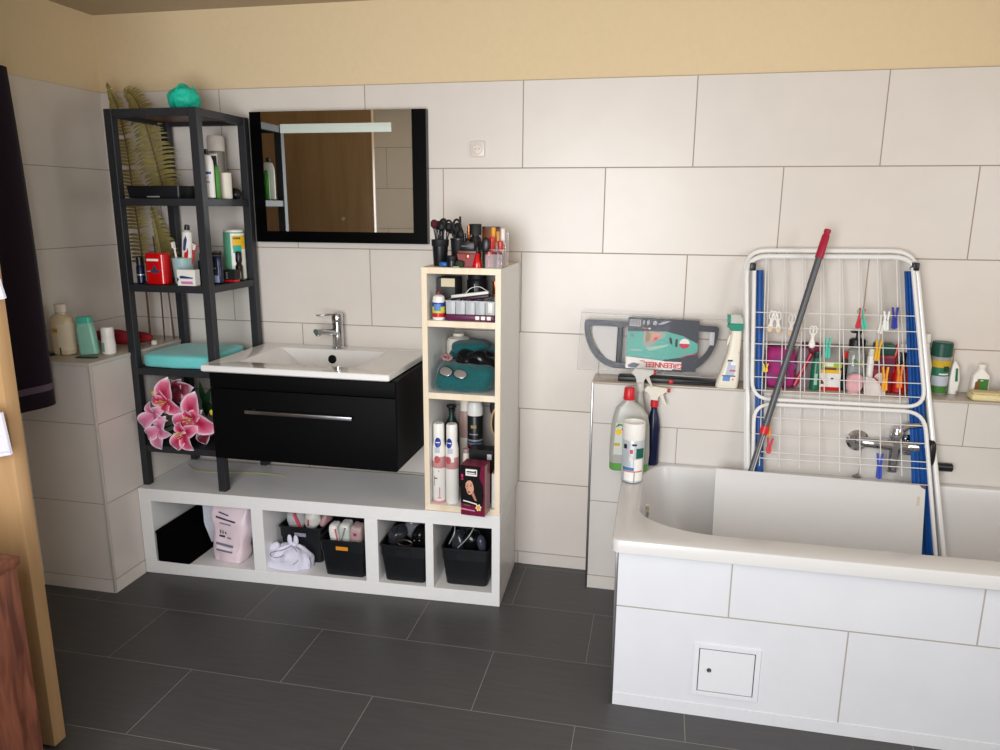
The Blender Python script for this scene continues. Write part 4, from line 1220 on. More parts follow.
# behind the dye box
t = thing('hair_dryer_box', 'black carton with small white sticker behind the hair dye box', 'box', (-.082, -.275, ZC2))
part(t, 'carton', B().box(-.045, .045, -.028, .028, 0, .2, .001, 1), mat('black card', '111012', .4))
part(t, 'white_sticker', B().box(.022, .038, -.0288, -.0281, .165, .185), mat('pale sticker', 'c5c5c8', .5))
t = thing('white_box', 'narrow white carton at the right wall of the lower compartment', 'carton', (-.0285, -.32, ZC2))
part(t, 'carton', B().box(-.007, .007, -.018, .03, 0, .125, .001, 1), wht)
part(t, 'beige_top', B().box(-.007, .007, -.018, .03, .1255, .129, .001, 1), pinkb)
bottle('mousse_can', 'tall black can with white dome cap at the back of the lower compartment', 'can', (-.133, -.185, ZC2), [(.027, 0), (.029, .003), (.029, .29), (.026, .296)], black_pl, [(.0295, .2965), (.0295, .325), (.024, .345), (.010, .354), (.001, .355)], wht,
       [('silver_band', .2, .206, silver), ('blue_band', .185, .195, mat('grey blue band', '5a6a8e', .4)), ('red_line', .178, .182, red), ('gold_mark', .25, .262, mat('dull gold print', '9c8a5a', .4), -1.9, -1.2), ('gold_mark', .225, .229, silver, -2.1, -1.0)])
bottle('lotion_pump', 'dusty pink bottle with white cap behind the second spray can', 'bottle', (-.178, -.15, ZC2), [(.025, 0), (.027, .003), (.027, .28), (.02, .30)], mat('dusty pink plastic', 'a98a83', .45), [(.021, .3005), (.021, .345), (.018, .35), (.001, .35)], wht2, [('label', .08, .2, wht2, -2.2, -.8)])
bottle('dark_pump_bottle', 'black bottle with curved pump behind the left spray can', 'bottle', (-.228, -.17, ZC2), [(.024, 0), (.026, .003), (.026, .25), (.01, .28), (.01, .3)], mat('dark teal plastic', '14302f', .35), [(.012, .3005), (.012, .31), (.02, .318), (.018, .323), (.001, .325)], black_pl)
bottle('small_tube', 'small white tube with pink cap between the can and black carton', 'tube', (-.142, -.285, ZC2), [(.011, 0), (.0125, .003), (.0125, .17), (.011, .18)], wht2, [(.0105, .1805), (.0115, .185), (.0115, .195), (.001, .196)], mat('greyed pink', 'a8898c', .5))
t = thing('hand_mirror', 'round dark hand mirror leaning at the back right of the lower compartment', 'mirror', (-.082, -.09, ZC2), rot=(-.04, .05, 0))
part(t, 'disc', B().blob((0, 0, .3), (.036, .006, .045), 2, n=18), mat('charcoal plastic', '35363a', .35))
part(t, 'handle', B().tube([(0, 0, 0), (0, 0, .12), (0, 0, .26)], [.009, .009, .008], 10), mat('charcoal plastic', '35363a', .35))
t = thing('hair_brush', 'oval wooden hair brush leaning at the right wall of the lower compartment', 'brush', (-.058, -.22, ZC2), rot=(0, .06, .2))
part(t, 'back', B().blob((0, 0, .285), (.026, .009, .055), 2.2, n=18), wood_mat('pale brush wood', 'b58a5c', 'c79d6e', 'z', 8))
part(t, 'handle', B().tube([(0, 0, 0), (0, 0, .1), (0, 0, .235)], [.008, .011, .009], 10), MATS['pale brush wood'])
part(t, 'bristle_pad', B().blob((0, -.0095, .285), (.02, .006, .046), 2.2, n=14), black_mt)

# ================================================================= in the bench
ZF = .0525
fab = mat('black felt', '030304', .95, var=.2, scale=300, bump=.2, spec=.05)
t = thing('fabric_box', 'long black fabric storage box in the left compartment of the bench', 'box', (-1.297, -.245, ZF))
b = B().rings([rr(-.068, .068, -.157, .14, [.006] * 4, 0, 3), rr(-.070, .070, -.159, .142, [.006] * 4, .003, 3), rr(-.070, .070, -.159, .142, [.006] * 4, .116, 3), rr(-.067, .067, -.156, .139, [.006] * 4, .116, 3), rr(-.066, .066, -.155, .138, [.006] * 4, .1, 3)])
part(t, 'box', b, fab)
part(t, 'lid', B().box(-.0702, .0702, -.1592, .1422, .1163, .128, .002), fab)
pinkbag = mat('pale pink film', 'ecd8e0', .35, var=.05, scale=14, bump=.15)
t = thing('pink_packet', 'pale pink printed plastic packet standing in the left bench compartment', 'packet', (-1.098, -.312, ZF), rz=-.1)
def pk(u, v):
    pass
b = B()
rs = []
for k in range(13):
    u = k / 12
    z = .002 + .243 * u
    w_ = .068 + .02 * u + .003 * math.sin(u * 14)
    d_ = .042 - .028 * u ** 2 + .004 * math.sin(u * 11)
    ring = []
    for a in range(36):
        th = 2 * PI * a / 36
        e = .55
        x = math.copysign(abs(math.cos(th)) ** e, math.cos(th)) * w_
        y = math.copysign(abs(math.sin(th)) ** e, math.sin(th)) * d_
        n_ = noise.noise(Vector((x * 24, y * 20, z * 20))) * .014
        ring.append((x + n_ * .6 + .006 * math.sin(u * 5), y + n_ + .03 * u * u, z))
    rs.append(ring)
packet = part(t, 'bag', B().rings(rs), pinkbag)
def pkprint(name, x0, x1, z0, z1, m, sl=0., ndiv=8):
    def yf(x, z):
        u = (z - .002) / .235
        d_ = .042 - .028 * u ** 2 + .004 * math.sin(u * 11)
        return -d_ * (1 - .10 * abs(x / .07) ** 3) + .03 * u * u
    b = B()
    def fn(u, v):
        x = x0 + (x1 - x0) * u
        z = z0 + (z1 - z0) * v + sl * (u - .5)
        uu = (z - .002) / .235
        y = yf(x, z)
        return (x + .006 * math.sin(uu * 5), y - .0078, z)
    b.sheet(fn, ndiv, 2, .0006)
    part(packet, name, b, m)
dkp = mat('dark violet print', '3b3550', .5)
pkprint('dark_stripe', -.045, .045, .168, .174, dkp, -.012)
pkprint('small_title', -.035, .012, .188, .192, dkp, -.008)
pkprint('grey_text', -.025, .025, .152, .157, mat('mauve print', '8d7d96', .5), -.004)
for k in range(3):
    pkprint('bottle_mark', -.028 + k * .012, -.024 + k * .012, .115, .13 - .003 * k, dkp, 0, 2)
pkprint('dark_tag', -.032, -.006, .102, .109, dkp, -.002)
pkprint('dark_tag', .004, .022, .099, .102, dkp, -.002)
pkprint('violet_frame', -.045, .034, .070, .078, mat('violet print', '7b7396', .5), -.006)
pkprint('violet_frame', -.04, .034, .048, .054, mat('violet print', '7b7396', .5), -.004)
pkprint('white_strip', -.04, .03, .056, .067, mat('white print', 'ece6e2', .5), -.004)
part(t, 'side_panel', B().sheet(lambda u, v: (-.084 - .030 * (1 - u) * min(1, v * 2.2), -.012 + .05 * u, .06 + .165 * v), 6, 10, .002), mat('pale blue grey film', 'c3c9d2', .35))
# white drawstring bag
clothw = mat('white lavender cloth', 'dcd9ea', .9, var=.03, scale=120, bump=.2)
t = thing('drawstring_bag', 'small white cloth bag with knotted ears in the second bench compartment', 'bag', (-.845, -.315, ZF))
b = B()
rs = []
for k in range(18):
    u = k / 17
    z = .0015 + .085 * u
    w_ = .078 * (1 - u ** 3) ** .5 + .012
    d_ = .048 * (1 - u ** 3) ** .5 + .010
    ring = []
    for a in range(40):
        th = 2 * PI * a / 40
        n_ = noise.noise(Vector((math.cos(th) * 2.2, math.sin(th) * 2.2, z * 22 + 3))) * .014 * (1 + u)
        ring.append((w_ * math.cos(th) + n_ * math.cos(th) + .012 * u, d_ * math.sin(th) + n_ * math.sin(th), z + .004 * math.sin(th * 5) * u))
    rs.append(ring)
part(t, 'sack', B().rings(rs), clothw)
b = B().sphere((.018, -.004, .088), (.015, .013, .012), 12)
for s, a in ((-1, .25), (1, -.2)):
    b.blob((.018 + s * .013, -.006, .108), (.010, .007, .021), 2.2, .002, 60, 3, 12)
part(t, 'knot_ears', b, clothw)
part(t, 'side_fold', B().blob((-.055, -.012, .072), (.022, .02, .024), 2, .008, 40, 2, 14), clothw)
part(t, 'drawstring', B().tube(curve([(.018, -.018, .09), (-.01, -.04, .078), (-.045, -.045, .07), (-.06, -.045, .055), (-.03, -.052, .05), (0, -.05, .062)], 30), .0013, 6), mat('grey cord', '77768a', .7))
part(t, 'drawstring', B().tube(curve([(.018, -.018, .09), (.045, -.035, .08), (.058, -.048, .05), (.04, -.056, .03)], 20), .0013, 6), mat('grey cord', '77768a', .7))

# bins
binm = mat('black bin plastic', '111318', .45, var=.08)
BINW, BINB, BIND, BINH = .089, .077, .125, .152
def bin_(label, x, y, rz):
    t = thing('storage_bin', label, 'bin', (x, y, ZF), rz=rz, group='black bins in the bench')
    def r_(w, d, z, r=.014):
        return rr(-w, w, -d, d, [r] * 4, z, 4)
    part(t, 'tub', B().rings([r_(BINB - .004, BIND - .022, 0), r_(BINB, BIND - .018, .004), r_(BINW - .003, BIND - .004, BINH - .045), r_(BINW - .001, BIND - .002, BINH - .044), r_(BINW, BIND, BINH), r_(BINW - .003, BIND - .003, BINH), r_(BINW - .005, BIND - .006, BINH - .04), r_(BINB - .003, BIND - .02, .006)]), binm)
    part(t, 'rim', B().rings([r_(BINW + .0003, BIND + .0003, BINH - .006), r_(BINW + .003, BIND + .003, BINH - .004), r_(BINW + .003, BIND + .003, BINH + .001), r_(BINW - .002, BIND - .002, BINH + .001), r_(BINW - .0028, BIND - .0028, BINH - .003)], cap0=False, cap1=False), binm)
    yy = -BIND - .0005
    b = B()
    b.prism([(-.024, BINH - .041), (.024, BINH - .041), (.024, BINH - .037), (-.024, BINH - .037)], 'y', yy - .0012, yy + .004)
    b.prism([(-.024, BINH - .022), (.024, BINH - .022), (.024, BINH - .018), (-.024, BINH - .018)], 'y', yy - .0012, yy + .004)
    b.prism([(-.028, BINH - .041), (-.024, BINH - .041), (-.024, BINH - .018), (-.028, BINH - .018)], 'y', yy - .0012, yy + .004)
    b.prism([(.024, BINH - .041), (.028, BINH - .041), (.028, BINH - .018), (.024, BINH - .018)], 'y', yy - .0012, yy + .004)
    part(t, 'handle_frame', b, binm)
    return t
def slot(t, m, label):
    part(t, 'handle_slot', B().box(-.0238, .0238, -BIND - .0009, -BIND + .003, BINH - .037, BINH - .022), m, label)
b1 = bin_('black bin at the back of the second bench compartment behind the white bag', -.808, -.175, .02)
slot(b1, mat('lavender film', '8f8c9c', .5), 'pale lavender handle opening')
b2 = bin_('black bin with orange handle tag at the right of the second bench compartment', -.602, -.252, .03)
slot(b2, mat('orange tag', 'd88a22', .5), 'orange handle tag')
b3 = bin_('black bin filling the narrow third bench compartment', -.366, -.243, .035)
slot(b3, mat('dark slot', '060607', .6), None)
b4 = bin_('black bin in the rightmost bench compartment under the cube shelf', -.137, -.22, .04)
slot(b4, mat('dark slot', '060607', .6), None)
film = mat('crumpled clear film', 'c9c7c9', .25, trans=.25, var=.12, scale=25, bump=.4)
def crump(name, label, cat, c, r, m, amp=.012, fr=28, seed=0, rot=(0, 0, 0), extra=None, e=2.4, group=None):
    t = thing(name, label, cat, c, rot=rot, group=group)
    part(t, 'wrap', B().blob((0, 0, 0), r, e, amp, fr, seed, 18), m)
    if extra:
        for nm, box_, em in extra:
            part(t, nm, B().box(*box_, .001, 1), em)
    return t
redp = mat('coral red print', 'cc5360', .5)
G1 = 'packets in the back bin'
crump('packet', 'clear packet with red stripe leaning left in the back bin', 'packet', (-.852, -.215, .215), (.036, .055, .055), film, seed=1, rot=(.2, -.25, 0), extra=[('red_stripe', (.012, .024, -.055, -.047, -.03, .04), redp)], group=G1)
crump('packet', 'white packet with small red marks in the middle of the back bin', 'packet', (-.782, -.22, .222), (.031, .045, .052), wht, .01, 30, 3, (.2, .2, 0), [('red_mark', (-.006, -.001, -.051, -.045, -.015, .012), redp)], group=G1)
crump('packet', 'pinkish packet at the right end of the back bin', 'packet', (-.735, -.2, .215), (.016, .05, .035), mat('pink film', 'c79a9c', .35, bump=.3), .008, 30, 5, (.1, .3, 0), group=G1)
G2 = 'packs in the orange tagged bin'
for i, (x, w_, h_, m, lab, rt_) in enumerate(((-.642, .018, .075, wht, 'slim white pack standing left in the orange tagged bin', (.1, -.12, 0)), (-.605, .021, .085, mat('pale grey green film', 'c3c7c0', .3, bump=.2), 'tall pale pack in the middle of the orange tagged bin', (.12, .03, 0)), (-.563, .024, .078, mat('dusty film', 'b39a98', .4, bump=.2), 'pack with pink circle at the right of the orange tagged bin', (.1, .1, 0)))):
    t = thing('pad_pack', lab, 'pack', (x, -.31, .165), rot=rt_, group=G2)
    part(t, 'wrap', B().blob((0, 0, h_ * .5), (w_, .03, h_ * .62), 5, .004, 40, i, 16), m)
    if i == 0:
        part(t, 'red_edge', B().box(.012, .017, -.0325, -.031, .0, .075, .001, 1), redp)
    elif i == 1:
        part(t, 'grey_curve', B().tube(curve([(-.012, -.032, .02), (-.002, -.0325, .05), (.008, -.032, .085)], 10), .003, 6), silver)
    else:
        part(t, 'pink_circle', B().lathe([(.007, 0), (.007, .001), (.004, .001), (.004, 0)], n=18).xf(M_((0, -.0325, .06), (PI / 2, 0, 0))), mat('pink ring print', 'c2427e', .5))
        part(t, 'red_print', B().box(-.014, .012, -.033, -.0315, .0, .022, .001, 1), maroon)
dfilm = mat('dark grey film', '2c2d33', .15, var=.3, scale=20, bump=.4)
cfilm = mat('smoky clear film', '7d7f88', .15, trans=.4, bump=.4)
G3 = 'pouches in the third bin'
crump('pouch', 'dark shiny pouch at the left of the third bin', 'pouch', (-.41, -.29, .208), (.034, .045, .036), dfilm, .014, 30, 1, group=G3)
crump('pouch', 'smoky clear pouch standing highest in the third bin', 'pouch', (-.355, -.25, .225), (.03, .03, .05), cfilm, .012, 26, 2, group=G3)
crump('pouch', 'black pouch with light studs at the right of the third bin', 'pouch', (-.318, -.29, .215), (.030, .045, .042), blackbag, .010, 30, 3, extra=[('stud', (-.012, -.008, -.049, -.044, 0, .004), silver), ('stud', (.008, .012, -.049, -.044, .002, .006), silver)], group=G3)
b = B().tube([(-.365 + .028 * math.cos(a * PI / 12), -.335, .203 + .012 * math.sin(a * PI / 12)) for a in range(24)], .0035, 8, True)
solo('bangle', b, mat('dark brown plastic', '33231a', .3), 'dark oval bangle at the front of the third bin', 'bangle')
G4 = 'items in the rightmost bin'
crump('pouch', 'grey oval lens case at the left of the rightmost bin', 'pouch', (-.175, -.275, .205), (.03, .03, .04), dfilm, .008, 30, 5, group=G4)
crump('pouch', 'black pouch in the middle of the rightmost bin', 'pouch', (-.125, -.27, .21), (.032, .04, .04), blackbag, .01, 30, 6, group=G4)
crump('pouch', 'slate oval case standing at the right of the rightmost bin', 'pouch', (-.082, -.295, .21), (.017, .02, .035), mat('slate film', '3d4250', .25), .003, 30, 7, (0, -.2, 0), e=2., group=G4)
for k, (p0, p1, lab) in enumerate((((-.205, -.30, .2), (-.19, -.27, .27), 'grey wire handle at the left of the rightmost bin'), ((-.165, -.325, .2), (-.11, -.29, .275), 'thin pale strap leaning across the rightmost bin'))):
    p0, p1 = Vector(p0), Vector(p1)
    b = B().tube(curve([p0, (p0 + p1) / 2 + Vector((.01, -.006, .004)), p1], 12), .0022, 6)
    solo('strap', b, silver, lab, 'strap')

# ================================================================= drying rack in the bath
def ln(z):
    return -.155 - .21 * (.81 - z)
def LP(x, z, off=0.):
    return (x, ln(z) - off, z)
whm = mat('white lacquered tube', 'e9e8e6', .3, var=.02, coat=.3)
wire_m = mat('white coated wire', 'e2e0dd', .4, var=.02)
def rpath(corners, r, closed=False, n=6):
    """polyline in (x, z) with rounded corners"""
    out = []
    C = [Vector(c) for c in corners]
    N = len(C)
    for i, c in enumerate(C):
        if not closed and i in (0, N - 1):
            out.append(c)
            continue
        a = (C[i - 1] - c).normalized()
        b2 = (C[(i + 1) % N] - c).normalized()
        p0, p1 = c + a * r, c + b2 * r
        for k in range(n + 1):
            t = k / n
            out.append((1 - t) ** 2 * p0 + 2 * t * (1 - t) * c + t * t * p1)
    return out
t = thing('drying_rack', 'white folded clothes drying rack standing in the bathtub against the ledge', 'drying rack', (1.15, -.29, .152))
def fr(name, corners, r, off, rad_, closed=False, m=whm):
    pts = [LP(p.x, p.y, off) for p in rpath(corners, r, closed)]
    return part(t, name, B().tube(pts, rad_, 10, closed), m, w=True)
fr('main_frame', [(.864, .165), (.797, 1.262), (1.330, 1.268), (1.487, .165)], .07, 0, .0085)
fr('rear_frame', [(.858, .165), (.796, 1.280), (1.335, 1.286), (1.486, .165)], .07, -.026, .0085)
fr('upper_wing', [(.823, 1.225), (.838, .789), (1.380, .791), (1.318, 1.235)], .06, .018, .0065)
fr('lower_wing', [(.868, .20), (.846, .772), (1.378, .775), (1.452, .20)], .06, .018, .0065)
for x, z in ((.808, 1.227), (1.316, 1.238)):
    part(t, 'hinge_clip', B().box(x + .001, x + .02, ln(z) - .028, ln(z) + .012, z - .012, z + .014, .003), black_pl, w=True)
part(t, 'rubber_foot', B().blob((1.409, ln(.64) + .0, .64), (.013, .02, .045), 3, n=12), black_pl, w=True)
part(t, 'black_strut_end', B().cyl((1.43, -.165, .588), (1.488, -.16, .586), .0145, n=14), black_pl, w=True)
def xl(z): return .802 + (1.283 - z) * .0555
def xr(z): return 1.327 + (1.289 - z) * .138
for k in range(8):
    f = k / 7
    for j, off in enumerate((.0, -.026)):
        x0 = .862 + .41 * f + j * .012
        b = B().tube([LP(x0, 1.264 + .016 * j, off), LP(x0 + .015 + .04 * f, .56 if j == 0 else .735, off)], .0018, 6)
        part(t, 'line_wire', b, wire_m, w=True)
for z in (1.077, 1.027, .972, .917, .862, .818):
    part(t, 'wing_wire', B().tube([LP(.836, z, .018), LP(1.318 + (1.235 - z) * .12, z + .004, .018)], .0016, 6), wire_m, w=True)
for z in (.728, .672, .613, .592, .54):
    part(t, 'wing_wire', B().tube([LP(.856, z, .018), LP(1.382 + (.768 - z) * .137, z + .003, .018)], .0016, 6), wire_m, w=True)
blu = mat('royal blue nylon', '0a4c96', .45, var=.12, scale=40, bump=.1)
def bstrip(label, x0t, x1t, zt_, x0b, x1b, zb, n, off):
    t2 = thing('folded_cover', label, 'cover', ((x0b + x1b) / 2, ln(zb) - off, zb), group='blue folded fabric on the drying rack')
    def fn(u, v):
        z = zt_ + (zb - zt_) * u
        a = x0t + (x0b - x0t) * u
        c = x1t + (x1b - x1t) * u
        return (a + (c - a) * v, ln(z) - off - .005 * math.sin(v * n * PI) ** 2, z)
    part(t2, 'fabric', B().sheet(fn, 24, 20, .004), blu, w=True)
    def fe(u, v):
        p = Vector(fn(u, 1.0 + .1 * v))
        return p + Vector((0, .004, 0))
    part(t2, 'green_lining', B().sheet(fe, 24, 2, .002), mat('dark green lining', '1d5a4a', .6), w=True)
bstrip('narrow blue folded fabric strip on the left side of the drying rack', .834, .856, 1.215, .868, .898, .40, 1, -.0145)
bstrip('wide blue pleated fabric on the right side of the drying rack', 1.303, 1.334, 1.222, 1.39, 1.455, .22, 4, -.0145)

t = thing('broom_handle', 'grey telescopic pole with red grip leaning diagonally on the drying rack', 'pole', (.80, -.345, .16))
top, ring_, bot = Vector((1.042, -.105, 1.356)), Vector((.886, -.232, .70)), Vector((.757, -.30, .17))
gp = top + (bot - top) * .078
pole = mat('dark grey pole', '5a5b5f', .4, .3, var=.04)
part(t, 'red_grip', B().tube([top, top + (gp - top) * .08, top + (gp - top) * .16, top + (gp - top) * .24, gp], [.010, .0115, .0095, .0125, .0135], 14), mat('raspberry red plastic', 'a81838', .35), w=True)
rg2 = top + (bot - top) * .55
part(t, 'pole', B().tube([gp, rg2], .0108, 14), pole, w=True)
part(t, 'lock_ring', B().tube([rg2, rg2 + (bot - top) * .022], .0135, 14), mat('red ring', 'd0242f', .35), w=True)
part(t, 'lower_pole', B().tube([rg2 + (bot - top) * .022, bot], .0105, 14), pole, w=True)
off = Vector((.004, -.0102, 0))
part(t, 'pale_stripe', B().tube([rg2 + (bot - top) * .025 + off, bot + off], .0016, 6), mat('pale grey stripe', 'c9c9cc', .4), w=True)

t = thing('bath_board', 'large white board standing upright in the bathtub with chipped corner', 'board', (1.0, -.27, .16))
def fb(u, v):
    z = .556 - .006 * v + (.158 - .556) * u
    xl_ = .73
    return (xl_ + (1.384 - xl_) * v, ln(z) - .047, z)
part(t, 'panel', B().sheet(fb, 10, 2, .006), mat('white board laminate', 'd2d0cf', .24, var=.01), w=True)
def fc(u, v):
    z = .5505 - .012 * u * (v ** .5)
    return (1.367 + .0172 * v, ln(z) - .0505, z)
part(t, 'chipped_corner', B().sheet(fc, 2, 4, .001), mat('brown chip', '6d4138', .7), w=True)
def fe(u, v):
    z = .515 - .03 * u
    return (1.362 + .008 * v - .002 * u, ln(z) - .0505, z)
part(t, 'stain', B().sheet(fe, 4, 2, .001), mat('yellowish stain', 'c9bda4', .6), w=True)

def peg(label, x, z, col, rz=0., h=.064, off=.022):
    t = thing('clothes_peg', label, 'peg', (x, ln(z) - off, z - h * .5), rot=(-.2, rz, 0), group='pegs on the drying rack')
    m = mat('peg ' + col, col, .4)
    for s in (-1, 1):
        b = B().prism([(s * .0006, 0), (s * .0085, .004), (s * .0065, h * .55), (s * .0105, h), (s * .005, h), (s * .0006, h * .5)], 'x' if False else 'y', -.0045, .0045)
        part(t, 'jaw', b, m)
    part(t, 'spring', B().tube([(.0035 * math.cos(a), -.005 + .010 * a / 12, h * .52 + .0035 * math.sin(a)) for a in range(13)], .0009, 6), steel)
def loop_peg(label, x, z, rz=0., h=.074, beige=True):
    t = thing('clothes_peg', label, 'peg', (x, ln(z) - .022, z - h * .5), rot=(-.2, rz, 0), group='pegs on the drying rack')
    for s in (-1, 1):
        b = B()
        b.tube([(s * .005 + .006 * math.cos(a), 0, h * .8 + .014 * math.sin(a)) for a in [k * PI / 8 for k in range(16)]], .0021, 6, True)
        b.tube([(s * .004, 0, h * .66), (s * .001, 0, h * .45), (s * .005, 0, h * .2)], [.0026, .0042, .005], 8)
        part(t, 'arm', b, wht)
    part(t, 'tip_basket', B().lathe([(.005, 0), (.0115, .007), (.0095, .019), (.004, .024)], n=12, sy=.6), mat('beige peg tips', 'd8c3a6', .5) if beige else wht)
loop_peg('white loop peg leftmost on the upper wires', .883, 1.048, .15)
loop_peg('second white loop peg from the left, beside the leftmost one', .913, 1.046, -.1)
loop_peg('third white loop peg from the left, just left of the pole', .950, 1.038, .08)
loop_peg('white loop peg half hidden behind the grey pole', .973, 1.048, .15)
loop_peg('white loop peg hanging lowest, right of the grey pole', 1.021, 1.002, .05, beige=False)
peg('red peg on the upper wires left of the turquoise peg', 1.161, 1.068, 'c81f3c', .18, .068)
peg('turquoise peg slanting right beside the red peg', 1.183, 1.066, '3fc0a2', -.25, .066)
peg('pale grey peg left of the white upright peg', 1.228, 1.05, 'd9d6d0', .15)
peg('slim white peg left of the dark blue peg', 1.247, 1.062, 'e6ecea', 0)
peg('dark blue peg at the right of the upper wires', 1.273, 1.072, '1b2a9c', 0, .072)
peg('turquoise peg upright in front of the lime label packet', 1.072, .968, '45bfa5', 0, .07)
peg('slim yellow peg in front of the dark green lid', 1.224, .966, 'e0ab12', .08, .07)
peg('orange yellow peg low on the wires right of the red pack', 1.254, .875, 'efa012', 0, .08)
peg('orange peg in front of the red holder', 1.298, .886, 'e07f1c', 0, .08)
peg('orange peg beside the blue strip near the pole ring', .897, .685, 'e58a1f', 0, .04)
peg('red peg beside the blue strip below the orange one', .901, .635, 'd23c4a', .1, .055)
peg('royal blue peg on the lower wing in front of the bath mixer', 1.253, .592, '2a49b8', .0, .085)
peg('small yellow peg at the far left in front of the magenta bag', .876, .893, 'e3c23a', 0, .03)

# ================================================================= on the bath ledge behind the rack
ZH = .8103
mag = mat('magenta fabric', 'a3206f', .7, var=.1, scale=30, bump=.15)
t = thing('toiletry_bag', 'magenta bag with tone on tone circles at the left behind the drying rack', 'bag', (.935, -.072, ZH))
bag = part(t, 'bag', B().blob((0, 0, .072), (.05, .04, .072), 4.5, .006, 20, 3, 22, squash=-.0715), mag)
for (x, z, r_) in ((-.03, .045, .016), (.012, .05, .018), (-.008, .10, .02), (.033, .085, .014)):
    part(bag, 'circle_print', B().lathe([(r_, 0), (r_, .0015), (.001, .002)], n=22).xf(M_((x, -.0415, z), (PI / 2, 0, 0))), mat('plum circle print', '8c2a72', .6))
part(t, 'zip', B().tube([(-.046, 0, .146), (0, -.006, .150), (.046, 0, .146)], .003, 6), mat('dark zip', '3c1530', .5))
t = thing('scrubbing_brush', 'red handled brush leaning right behind the grey pole', 'brush', (.985, -.075, ZH), rot=(0, .38, 0))
part(t, 'handle', B().tube([(0, 0, .010), (0, 0, .05), (0, 0, .10), (0, 0, .14)], [.009, .008, .006, .008], 10), mat('cherry red plastic', 'b3122e', .35))
part(t, 'head', B().blob((0, -.004, .155), (.018, .012, .022), 2.6, n=14), mat('dark cherry plastic', '6d1630', .4))
t = thing('refill_pouch', 'grey mauve refill pouch behind the red brush', 'pouch', (1.02, -.045, ZH))
b = B().rings([rr(-.03, .03, -.02, .02, [.01] * 4, 0, 3), rr(-.032, .032, -.018, .018, [.01] * 4, .08, 3), rr(-.022, .022, -.006, .006, [.004] * 4, .14, 3), rr(-.012, .012, -.002, .002, [.001] * 4, .158, 3)])
part(t, 'pouch', b, mat('grey mauve film', '8d7b82', .4))
part(t, 'maroon_top', B().prism([(-.024, .138), (.024, .138), (.014, .161), (-.014, .161)], 'y', -.0085, -.0068), mat('plum film', '6a2342', .4))
bottle('shampoo_bottle', 'dark teal green bottle left of the lime label packet', 'bottle', (1.052, -.085, ZH), [(.014, 0), (.0165, .003), (.0165, .09), (.011, .108), (.010, .112)], mat('teal green plastic', '17684f', .3), [(.0105, .1125), (.0115, .115), (.011, .135), (.001, .136)], mat('black green cap', '173a30', .4), [('pale_label', .02, .06, mat('pale mint print', '9cc2b0', .5), -1.9, -1.3)])
t = thing('soap_packet', 'grey packet with lime white and brown label behind the wires', 'packet', (1.097, -.062, ZH))
greyb = mat('warm grey film', '8e8a86', .4)
b = B().rings([rr(-.036, .036, -.022, .022, [.008] * 4, 0, 3), rr(-.037, .037, -.022, .022, [.008] * 4, .1, 3), rr(-.030, .030, -.01, .01, [.006] * 4, .135, 3), rr(-.026, .03, -.003, .003, [.002] * 4, .148, 3)])
pb = part(t, 'packet', b, greyb)
for nm, a, m in (('red_base', (-.037, .037, .0, .012), red), ('white_label', (-.037, .037, .012, .06), wht), ('yellow_label', (-.037, .037, .06, .072), mat('yellow print', 'e3b414', .5)), ('brown_label', (-.02, .02, .072, .08), brownp), ('lime_label', (-.037, .037, .08, .1), mat('lime print', 'a3b82e', .5)), ('white_patch', (-.02, .01, .084, .097), wht)):
    part(pb, nm, B().box(a[0] - .0004, a[1] + .0004, -.0232 if nm != 'white_patch' and nm != 'brown_label' else -.0238, -.0221, a[2], a[3]), m)
part(pb, 'brown_wedge', B().prism([(-.037, .02), (-.037, .058), (-.012, .022)], 'y', -.0242, -.0234), brownp)
part(pb, 'blue_mark', B().box(.006, .014, -.0242, -.0234, .038, .045), blue)
bottle('spray_bottle', 'slim black bottle with red tip between packet and soap dispenser', 'bottle', (1.1475, -.062, ZH), [(.010, 0), (.0115, .003), (.0115, .1), (.008, .11)], black_pl, [(.008, .1105), (.009, .114), (.008, .135), (.001, .137)], red, [('orange_line', .09, .094, mat('orange tag', 'd88a22', .5))])
t = thing('soap_dispenser', 'clear soap dispenser with black pump and green leaf label', 'dispenser', (1.183, -.052, ZH))
cl3 = mat('clear soap plastic', 'c9cdc6', .1, trans=.6, var=.02)
db = part(t, 'bottle', B().lathe([(.028, 0), (.033, .004), (.033, .12), (.026, .14), (.016, .147), (.016, .152)], sy=.75), cl3)
part(t, 'collar', B().lathe([(.0265, .1525), (.0265, .175), (.02, .18), (.001, .18)], n=24, sy=.8), black_pl)
b = B().cyl((0, 0, .1805), (0, 0, .198), .007, n=12)
b.box(-.024, .014, -.011, .011, .1985, .208, .003)
part(t, 'pump_head', b, black_pl)
part(db, 'leaf_print', B().prism([(-.012, .112), (-.004, .108), (.0, .098), (-.002, .09), (-.009, .098)], 'y', -.0262, -.0254), mat('leaf green print', '4f8a3c', .5))
part(db, 'yellow_print', B().prism([(.018, .112), (.021, .112), (.019, .085), (.016, .085)], 'y', -.0235, -.022), mat('lemon print', 'c9c440', .5))
part(db, 'grey_level', band([(.033, .03), (.033, .085)], .03, .085, sy=.75), mat('grey soap', '8d9596', .3))
t = thing('soap_bar', 'pale pink soap lump in front of the clear dispenser', 'soap', (1.174, -.108, ZH))
part(t, 'soap', B().blob((0, 0, .034), (.026, .018, .034), 2.8, .003, 40, 3, 18), mat('pale pink soap', 'dfaab0', .5))
part(t, 'dish', B().lathe([(.018, 0), (.024, .002), (.022, .003)], n=20, sy=.7), wht)
bottle('lotion_tube', 'slim white tube right of the soap dispenser', 'tube', (1.226, -.075, ZH), [(.009, 0), (.0115, .003), (.0115, .12), (.009, .126)], wht, [(.0092, .1265), (.0105, .13), (.009, .15), (.001, .151)], wht2)
